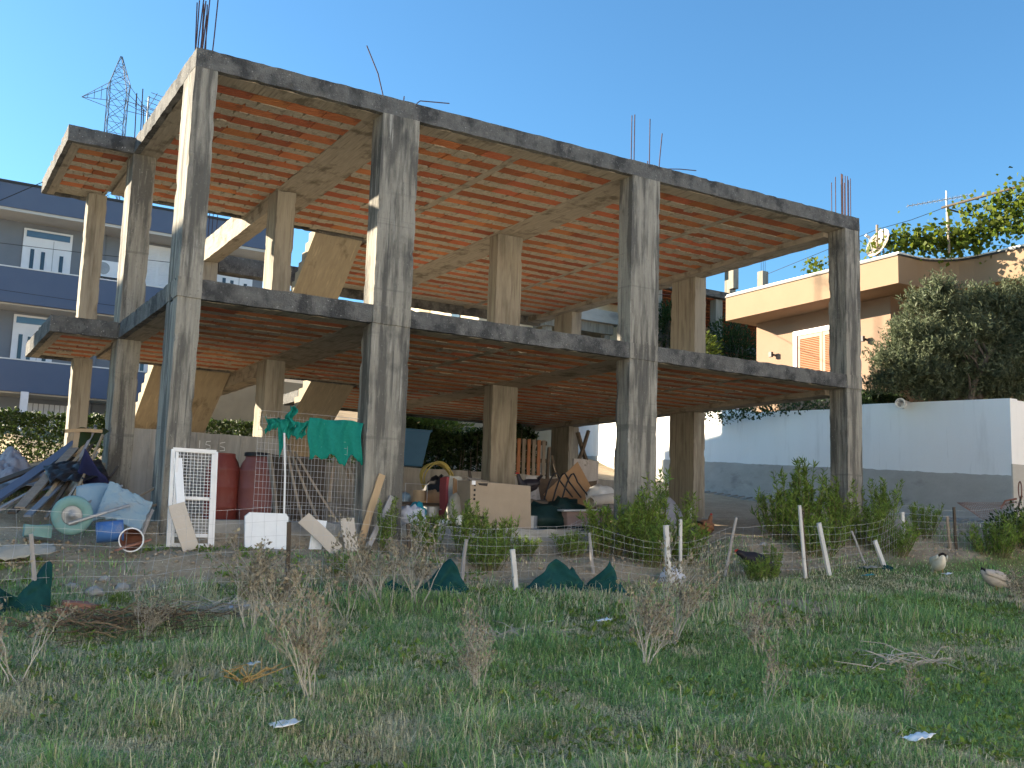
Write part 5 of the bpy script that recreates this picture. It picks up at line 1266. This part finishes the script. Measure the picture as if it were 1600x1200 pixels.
def rosettes(n, seed):
    r = np.random.RandomState(seed); d = 5.3+9*r.rand(n); t = (r.rand(n)*2-1)*.6
    xy = CAMXY+FD*d[:, None]+RD*(d*t)[:, None]; x, y = xy.T
    k = (y < -.4) & (vnoise(x, y, .9, 61) > .52); x, y = x[k], y[k]; m = len(x); z = ground_z(x, y)
    P = np.repeat(np.stack([x, y, z+.01], -1), 9, 0)+r.normal(size=(m*9, 3))*np.array([.035, .035, .012])
    a = r.rand(m*9)*6.28; D = np.stack([np.cos(a), np.sin(a), .5+.5*r.rand(m*9)], -1)
    o = leaf_mesh('ground_weeds', P, .055, M['weed'], None, seed, .42, .2, D, .5); tag(o, 'small broad-leaved weeds growing low in the grass', 'weeds', kind='stuff')
rosettes(5200, 19)
# dry thistle-like weeds
def weed_meshes(seed, n_st=7, spread=.34, head=1.0):
    rr = random.Random(seed); st = MB(); hp = []; hd = []
    def grow(p, d, l, r_, lev):
        pts = [p]; q = p.copy(); dd = d.copy(); n = 4
        for k in range(n):
            dd = (dd+Vector((rr.uniform(-.22, .22), rr.uniform(-.22, .22), rr.uniform(-.02, .14)))).normalized(); q = q+dd*(l/n); pts.append(q.copy())
        st.tube(pts, [r_*(1-.13*k) for k in range(len(pts))], 4 if lev else 5, cap=False)
        if lev < 3:
            for k in range(rr.choice((2, 3, 3)) if lev else rr.choice((3, 4))):
                i = rr.choice((1, 2, 3, 4)) if lev else rr.choice((2, 3, 4)); b = pts[i]
                nd = (dd+Vector((rr.uniform(-1, 1), rr.uniform(-1, 1), rr.uniform(-.1, .7)))).normalized()
                grow(b, nd, l*rr.uniform(.38, .62), r_*.6, lev+1)
        if lev >= 1:
            for k in range(int((5 if lev == 3 else 3)*head)): hp.append(q+Vector((rr.gauss(0, .012), rr.gauss(0, .012), rr.gauss(0, .012)))); hd.append(dd)
    for k in range(n_st):
        a = 2*math.pi*k/n_st+rr.uniform(-.4, .4); grow(Vector((rr.uniform(-.05, .05), rr.uniform(-.05, .05), -.03)), Vector((math.cos(a)*spread*rr.uniform(.3, 1.4), math.sin(a)*spread*rr.uniform(.3, 1.4), 1)).normalized(), rr.uniform(.36, .68), .0058, 0)
    return st.mesh('stalks', M['dry']), np.array(hp), np.array(hd)
WM = []
for k, (ns, sp, hh) in enumerate(((5, .35, .7), (8, .32, .8), (3, .55, .7), (10, .26, .75))):
    a, P, D = weed_meshes(60+k, ns, sp, hh)
    tmp = leaf_mesh('seed_heads', P, .034, M['dryh'], None, k, .55, .2, D)
    WM.append((a, tmp.data)); bpy.data.objects.remove(tmp)
def put(name, meshes, parts, loc, s, rz, label, cat, group, tilt=0.0, sz=None):
    t = empty(name, loc, label, cat, group, rz); t.rotation_euler = (tilt, 0, rz); t.scale = (s, s, sz or s)
    for me, pn in zip(meshes, parts):
        o = bpy.data.objects.new(pn, me); col.objects.link(o); o.parent = t; o['kind'] = 'stuff'
    return t
DW = [(-2.03, -5.35, 2, .95, 'dry forked weed at the lower left edge of the field'), (-.05, -4.2, 1, 1.0, 'tall dry thistle left of the dark fence post'), (.30, -3.95, 0, .95, 'dry thistle right before the dark fence post'), (-.33, -6.5, 3, .85, 'pale dry bush standing alone in the left foreground'), (1.63, -3.24, 1, 1.15, 'large brown dry thistle before the second column'), (2.15, -2.95, 0, 1.05, 'brown dry thistle beside the netting scrap'), (1.05, -3.7, 2, 1.0, 'sparse dry stalk between the thistles and the fence post'), (1.1, -6.1, 2, .72, 'small forked dry weed in the middle of the field'), (.85, -6.65, 3, .5, 'low greyish dry clump below the forked weed'), (2.75, -6.2, 1, .85, 'dry weed patch left of the bare soil'), (3.62, -5.55, 3, .90, 'dense dry bush below the bare soil patch'), (3.95, -6.3, 0, .70, 'dry weed in front of the dense bush'), (2.75, -7.65, 2, .62, 'pale forked dry twig near the bottom of the field'), (5.2, -5.7, 2, .5, 'tiny dry stalk on the bare soil edge'), (9.9, -4.95, 1, .85, 'dry bush at the right edge beside the buff hen'), (3.95, -7.9, 2, .55, 'low branching dry twig in the right foreground'), (-.9, -3.9, 3, .55, 'low brown dry weed on the brush heap, right'), ]
random.seed(70)
for (x, y, k, s, lab) in DW:
    put('dry_weed', WM[k], ('stalks', 'seed_heads'), (x, y, gz(x, y)-.04), s*random.uniform(.9, 1.15), random.uniform(0, 6.28), lab, 'weed', 'dry weeds in the field', random.uniform(-.35, .35), s*random.uniform(.85, 1.2))
# ochre twig lying in the grass
rr = random.Random(5); q = MB()
for k in range(14):
    a = rr.uniform(0, 6.28); l = rr.uniform(.12, .34); p = Vector((rr.uniform(-.05, .05), rr.uniform(-.05, .05), .02)); q.tube([p, p+Vector((math.cos(a)*l*.5, math.sin(a)*l*.5, rr.uniform(.02, .10))), p+Vector((math.cos(a+.3)*l, math.sin(a+.3)*l, rr.uniform(.02, .14)))], [.006, .005, .003], 5)
one(q, 'ochre_twig', 'ochre', 'ochre orange dead twig lying in the left foreground', 'twig', (-.62, -5.95, gz(-.62, -5.95)+.03))
def twig_heap(o, n, rx, ry, h, m, name, label, cat, seed, r0=.006, l0=.45):
    rr = random.Random(seed); q = MB()
    for k in range(n):
        p = Vector((rr.gauss(0, rx*.5), rr.gauss(0, ry*.5), 0)); p.z = max(.01, h*(1-(p.x/rx)**2*.6-(p.y/ry)**2*.6))*rr.random()
        a = rr.uniform(0, 6.28); l = rr.uniform(.4, 1)*l0; e = p+Vector((math.cos(a)*l, math.sin(a)*l, rr.uniform(-.06, .10))); mid = p.lerp(e, .5)+Vector((0, 0, rr.uniform(0, .06))); q.tube([p, mid, e], [r0, r0*.8, r0*.4], 4, cap=False)
    return one(q, name, m, label, cat, o)
twig_heap((-.9, -3.55, gz(-.9, -3.55)-.02), 420, .95, .45, .22, 'brush', 'brush_heap', 'low heap of brown dead brushwood at the left', 'brush', 1, .005, .4)
twig_heap((.05, -3.1, gz(.05, -3.1)), 90, .5, .3, .12, 'dry', 'twig_heap', 'pale dead twigs right of the brown brush heap', 'twigs', 2, .005, .45)
twig_heap((2.25, -4.85, gz(2.25, -4.85)), 80, .42, .16, .10, 'dry', 'dead_branch', 'pale dead branch lying flat in the middle of the field', 'branch', 3, .005, .3)
twig_heap((5.0, -7.0, gz(5.0, -7.0)), 45, .5, .2, .14, 'dry', 'fallen_branch', 'pale fallen branch in the right foreground', 'branch', 4, .006, .5)

# green weeds
def green_mesh(seed, n_st, h, spread, leaf=.075):
    r = np.random.RandomState(seed); st = MB(); P = []; D = []
    for k in range(n_st):
        a = r.rand()*6.28; b = r.rand()**.7*spread; base = Vector((math.cos(a)*b*.55, math.sin(a)*b*.55, -.02)); hh = h*(.55+.5*r.rand())
        tip = base+Vector((math.cos(a)*b*.6+r.normal()*.04, math.sin(a)*b*.6+r.normal()*.04, hh)); mid = base.lerp(tip, .5)+Vector((r.normal()*.02, r.normal()*.02, .02))
        st.tube([base, mid, tip], [.006, .0045, .002], 4, cap=False)
        for j in range(int(hh*95)):
            t = .12+.88*r.rand()**.8; p = base.lerp(mid, t*2) if t < .5 else mid.lerp(tip, t*2-1); an = r.rand()*6.28; P.append(p); D.append((math.cos(an)*.8, math.sin(an)*.8, .75))
    return st.mesh('stems', M['stem']), np.array([tuple(p) for p in P]), np.array(D)
GM = []
for k, (ns, h, sp) in enumerate(((26, .85, .30), (34, .62, .36), (16, 1.0, .20), (40, .50, .42))):
    a, P, D = green_mesh(90+k, ns, h, sp)
    tmp = leaf_mesh('leaves', P, .075, M['weed'], None, k, .2, .5, D, .5); GM.append((a, tmp.data)); bpy.data.objects.remove(tmp)
GW_ = [(2.95, -.25, 2, .75, 'slim green weed at the foot of the second column'), (3.55, -.35, 1, .85, 'bushy green weed right of the second column'), (4.02, -.55, 0, .85, 'tall green weed before the plinth, left of the box'), (4.45, -.75, 1, .95, 'bright green weed clump before the cardboard box'), (4.0, -1.2, 3, .9, 'low green weed behind the netting peak'), (6.55, -.35, 1, .95, 'green weed left of the third column'), (7.05, -.5, 0, .85, 'tall green weed covering the foot of the third column'), (7.42, -.35, 2, 1.05, 'tallest green weed before the third column'), (7.55, -.85, 3, 1.0, 'low green weed below the third column'), (6.9, -.95, 1, .8, 'green weed behind the tall white stakes'), (8.15, -.30, 2, .75, 'slim green weed right of the third column'), (8.85, -1.55, 0, .55, 'small yellow-green weed beside the black hen'), (10.2, -.3, 1, 1.0, 'green weed between third and last columns'), (10.75, -.4, 0, 1.20, 'tall bright weed left of the last column'), (11.2, -.65, 0, 1.0, 'tall green weed at the foot of the last column'), (10.4, -1.0, 3, 1.0, 'low green weed before the bright tall one'), (11.9, -.7, 1, .85, 'green weed right before the last column'), (12.9, -.3, 0, .85, 'green weed just right of the last column'), (13.6, -.6, 1, .75, 'green weed before the grey wall'), (12.0, -1.25, 3, .9, 'low green weed by the white stake'), (14.3, -1.6, 3, .9, 'low dark weed near the reddish net, left'), (15.2, -1.5, 3, 1.0, 'low dark weed under the reddish net'), (-.82, -2.2, 3, .32, 'bright green tuft at the left below the fence'), (1.9, -1.3, 3, .5, 'low green weed behind the netting scrap'), (5.9, -.4, 3, .75, 'low green weed along the plinth'), (5.1, -.35, 3, .6, 'low weed under the right corner of the box'), (8.0, -2.2, 3, .6, 'low weed beside the leaning grey stake')]
for (x, y, k, s, lab) in GW_:
    put('green_weed', GM[k], ('stems', 'leaves'), (x, y, gz(x, y)), s*(1.3 if 6.4 < x < 8.3 or x > 10.1 else .98), random.uniform(0, 6.28), lab, 'weed', 'green weeds along the plinth and fence', random.uniform(-.05, .05))

# hedges and shrubs: leaves through a volume on a twig core
def hedge(name, pts_fn, n, size, m, label, seed, cat='hedge', core=None):
    r = np.random.RandomState(seed); P = pts_fn(r, n); c = P.mean(0); c[2] = P[:, 2].min()
    t = empty(name, tuple(c), label, cat)
    leaf_mesh('foliage', P-c, size, M[m], t, seed, .55, .2)
    q = MB(); lo = P.min(0)-c; hi = P.max(0)-c
    for k in range(core or 40):
        p = P[r.randint(len(P))]-c; b = Vector((p[0]+r.normal()*.15, p[1]+r.normal()*.1, lo[2]-.3)); q.tube([b, (Vector(p)+b)/2+Vector((r.normal()*.08, r.normal()*.08, 0)), Vector(p)], [.02, .013, .005], 4, cap=False)
    q.build('branches', M['bark'], t)['kind'] = 'stuff'
    return t
def box_fn(x0, x1, y0, y1, ztop, zbot):
    def fn(r, n):
        x = x0+(x1-x0)*r.rand(n); y = y0+(y1-y0)*r.rand(n); zt = np.array([ztop(a) for a in x])+.16*(vnoise(x, y, .4, 77)-.5)+.10*(vnoise(x, y, .15, 78)-.5); zb = np.array([zbot(a) for a in x])
        f = 1-r.rand(n)**1.6; z = zb+(zt-zb)*f
        y = y0+(y1-y0)*np.where(r.rand(n) < .6, .15*r.rand(n), r.rand(n))+.1*(vnoise(x, z, .4, 79)-.5)
        return np.stack([x, y, z], -1)
    return fn
hedge('clipped_hedge', box_fn(-4.5, 2.4, 10.6, 11.6, lambda x: 2.02+.05*x, lambda x: .8), 15000, .085, 'hedge', 'clipped green hedge left of the frame below the blue parapets', 1)
hedge('clipped_hedge', box_fn(2.5, 7.6, 11.6, 12.4, lambda x: 2.10+.04*x, lambda x: 1.3), 8000, .085, 'hedge', 'strip of green hedge seen past the stair flight', 2)
hedge('dark_shrubs', box_fn(8.0, 12.2, 10.6, 12.2, lambda x: 2.45+.2*math.sin(x*1.8), lambda x: 1.0), 13000, .10, 'shrub', 'dark green shrubs behind the hose and cardboard box', 3, 'shrub')
def ball_fn(c, s):
    def fn(r, n):
        d = r.normal(size=(n, 3)); d /= np.linalg.norm(d, axis=1)[:, None]; k = r.rand(n)**.45
        lob = 1+.35*(vnoise(d[:, 0]*3+9, d[:, 1]*3+d[:, 2]*2+9, 1, 81)-.5)
        return np.array(c)+d*(k*lob)[:, None]*np.array(s)
    return fn
hedge('yellow_bush', ball_fn((10.6, 14.3, 2.7), (1.5, .8, .55)), 2600, .13, 'weedlit', 'yellow-green bush catching sun behind the dark shrubs', 4, 'bush')
hedge('round_bush', ball_fn((25.0, 20.6, 8.6), (1.1, 1.1, 1.05)), 5000, .12, 'shrub', 'dark round bush on the hillside beside the inner column', 5, 'bush')
hedge('sapling', ball_fn((22.0, 15.5, 6.6), (.9, .8, .75)), 1500, .13, 'weedlit', 'yellow-green sapling behind the beige house corner', 6, 'sapling')
hedge('ivy_mass', ball_fn((26.5, 18.4, 7.4), (1.5, .9, 1.4)), 5000, .12, 'shrub', 'dark foliage between the hillside frame and the beige house', 7, 'bush')
hedge('wall_creeper', box_fn(18.35, 19.9, 4.6, 11.6, lambda x: 3.70, lambda x: 3.35), 5000, .10, 'shrub', 'dark creeper spilling over the white wall behind the last column', 8, 'creeper', 2)
hedge('roadside_bramble', ball_fn((15.9, -1.3, .15), (1.2, .5, .55)), 3200, .07, 'shrub', 'dark bramble at the foot of the right wall end', 9, 'bramble')

# olive tree behind the white wall
OT = empty('olive_tree', (18.9, 2.4, 2.8), 'bushy grey-green olive tree overhanging the white wall', 'tree')
rr = random.Random(17); q = MB(); tips = []
for k in range(4):
    a = k*1.6+.4; b0 = Vector((rr.uniform(-.9, .9), rr.uniform(-.3, .3), -.2)); p1 = b0+Vector((math.cos(a)*.25, math.sin(a)*.25, 1.0)); p2 = p1+Vector((math.cos(a)*.5, math.sin(a)*.4, .9))
    q.tube([b0, p1, p2], [.09, .07, .045], 8)
    for j in range(7):
        a2 = rr.uniform(0, 6.28); s_ = b0.lerp(p1, rr.uniform(.3, 1)) if j < 3 else p1.lerp(p2, rr.uniform(0, 1)); e = s_+Vector((math.cos(a2)*.9, math.sin(a2)*.5, rr.uniform(.1, 1.1))); q.tube([s_, s_.lerp(e, .5)+Vector((0, 0, .1)), e], [.035, .025, .012], 5); tips.append(e)
q.build('trunk', M['bark'], OT)
r = np.random.RandomState(23); P = []; D = []
lobes = [(-1.35, .75, 1.15, .65), (-.95, .5, 1.9, .62), (-.6, .3, 2.6, .52), (-.2, .2, 1.6, .75), (.3, 0, 2.2, .62), (.55, -.1, 1.3, .70), (.9, -.5, 2.6, .60), (1.3, -.7, 1.8, .75), (1.6, -.9, 2.9, .62), (2.1, -1.1, 2.2, .8), (2.3, -1.2, 3.0, .6), (-.75, .3, 1.0, .55), (1.4, -.6, 1.0, .6), (-.45, .1, 2.95, .35), (.0, .1, .75, .5), (-1.2, .7, .75, .5), (.9, -.4, .65, .5), (2.0, -1.0, .8, .6), (2.6, -1.4, 1.5, .7), (2.7, -1.5, 2.6, .7), (-1.0, .6, 1.45, .6), (.2, 0, 1.0, .6), (.85, -.4, 1.85, .6), (1.55, -.8, 2.35, .6)] + [(-1.5+.42*k, .85-.245*k, .62+.25*math.sin(k*1.9), .48) for k in range(11)] + [(2.9, -1.6, 3.1, .6), (3.0, -1.7, 2.0, .7), (3.1, -1.7, 1.1, .6), (2.0, -1.0, 3.3, .4), (-.1, .1, 2.5, .45), (.6, -.2, 2.8, .4)] + [(-1.1+.55*k, .2-.31*k, .95+.5*(k % 3), .58) for k in range(8)]
for (x, y, z, s) in lobes:
    for k in range(int(230*s)):
        d = r.normal(size=3); d[2] = abs(d[2])*.9+.2*d[2]; d /= np.linalg.norm(d); b0 = np.array([x, y, z])+d*s*r.rand()**.6*.95
        sd = d*np.array([.6, .6, .6])+np.array([0, 0, .9])+r.normal(size=3)*.35; sd /= np.linalg.norm(sd); l = .22+.30*r.rand()
        for j in range(22):
            P.append(b0+sd*l*(j/22)+r.normal(size=3)*.008); D.append(sd*.7+r.normal(size=3)*.6)
leaf_mesh('crown', np.array(P), .10, M['olive'], OT, 5, .27, .2, np.array(D), .2)

# gravel and clods on the bare bank
def gravel(n, seed):
    r = np.random.RandomState(seed); x = -3+19*r.rand(n); y = -1.9+2.2*r.rand(n)
    k = (r.rand(n) < bare(x, y)) & ~((x > -.1) & (x < 12.9) & (y > -.05)); x, y = x[k], y[k]; m = len(x); z = ground_z(x, y)
    s = .008+.03*r.rand(m)**3; V = r.normal(size=(m, 6, 3))*.18; V += np.array([(1, 0, 0), (-1, 0, 0), (0, 1, 0), (0, -1, 0), (0, 0, .8), (0, 0, -.8)])
    V = V*s[:, None, None]+np.stack([x, y, z+s*.3], -1)[:, None]
    f = np.array([(0, 2, 4), (2, 1, 4), (1, 3, 4), (3, 0, 4), (2, 0, 5), (1, 2, 5), (3, 1, 5), (0, 3, 5)]); F = (np.arange(m)*6)[:, None, None]+f[None]
    o = fast_mesh('bank_gravel', V.reshape(-1, 3), F.reshape(-1, 3), M['soil']); tag(o, 'gravel and clods strewn over the bare bank', 'gravel', kind='stuff')
gravel(5000, 3)
# stones, bricks and litter
def stone(loc, s, label, m='stonep', name='stone', cat='stone', seed=0):
    q = lump(loc, s, s*.8, s*.7, m, name, label, cat, seed, 2.0, .35); return q
SN = [(-.95, -1.55, .10, 'largest pale rubble stone left of the fence mesh'), (-.65, -1.45, .08, 'pale rubble stone right of the largest one'), (-1.15, -1.35, .07, 'small rubble stone behind the largest one'), (-.35, -1.6, .06, 'small rubble stone nearest the brush heap'), (-.8, -1.2, .06, 'small rubble stone highest on the left bank'), (.9, -1.2, .05, 'lone pebble-sized stone on the bare bank'), (9.6, -.6, .07, 'stone on the bare soil beyond the third column')]
for k, (x, y, s, lab) in enumerate(SN): stone((x, y, gz(x, y)-.02), s, lab, seed=k+1)
for k, (x, y, a, lab) in enumerate(((-1.35, -2.75, .3, 'old red brick lowest by the leftmost stake'), (-1.15, -2.55, 1.0, 'old red brick lying upon the left rubble'), (-1.25, -2.35, .1, 'broken red brick behind the two others'))):
    t_ = MB().rough(-.12, .12, -.06, .06, 0, .065, .06, .006, 9); o_ = one(t_, 'loose_brick', 'brick', lab, 'brick', (x, y, gz(x, y)+.01)); o_.rotation_euler = (.1, .05, a)
def scrap(x, y, s, m, label, name='litter_scrap', cat='litter', seed=1):
    q = MB().sheet(lambda u, v: (s*(u-.5)*1.4, s*(v-.5), .03+s*.35*abs(vn((u*3, v*3, seed)).z)+.02*u), 7, 6, .003); return one(q, name, m, label, cat, (x, y, gz(x, y)+.03), smooth=True)
scrap(3.48, -4.58, .10, 'styro', 'white crumpled paper in the middle of the field', seed=2)
scrap(-.72, -7.1, .12, 'paint', 'white plastic scrap in the lower left grass', seed=3); scrap(2.80, -8.9, .13, 'styro', 'white and yellow wrapper at the bottom right', seed=4)
scrap(11.6, -2.6, .12, 'styro', 'white scrap left of the cream hen', seed=6); scrap(-.40, -5.4, .07, 'paint', 'tiny white scrap above the ochre twig', seed=7); scrap(10.0, -2.4, .12, 'aqua', 'small turquoise scrap by the leaning stakes', seed=8)
scrap(.15, -3.05, .16, 'pbag', 'torn clear plastic on the pale twigs', seed=9); scrap(10.6, -1.95, .2, 'paleclo', 'pale rag at the foot of the leaning stakes', seed=10); scrap(3.0, -4.3, .06, 'paint', 'tiny white scrap above the dead branch', seed=11)
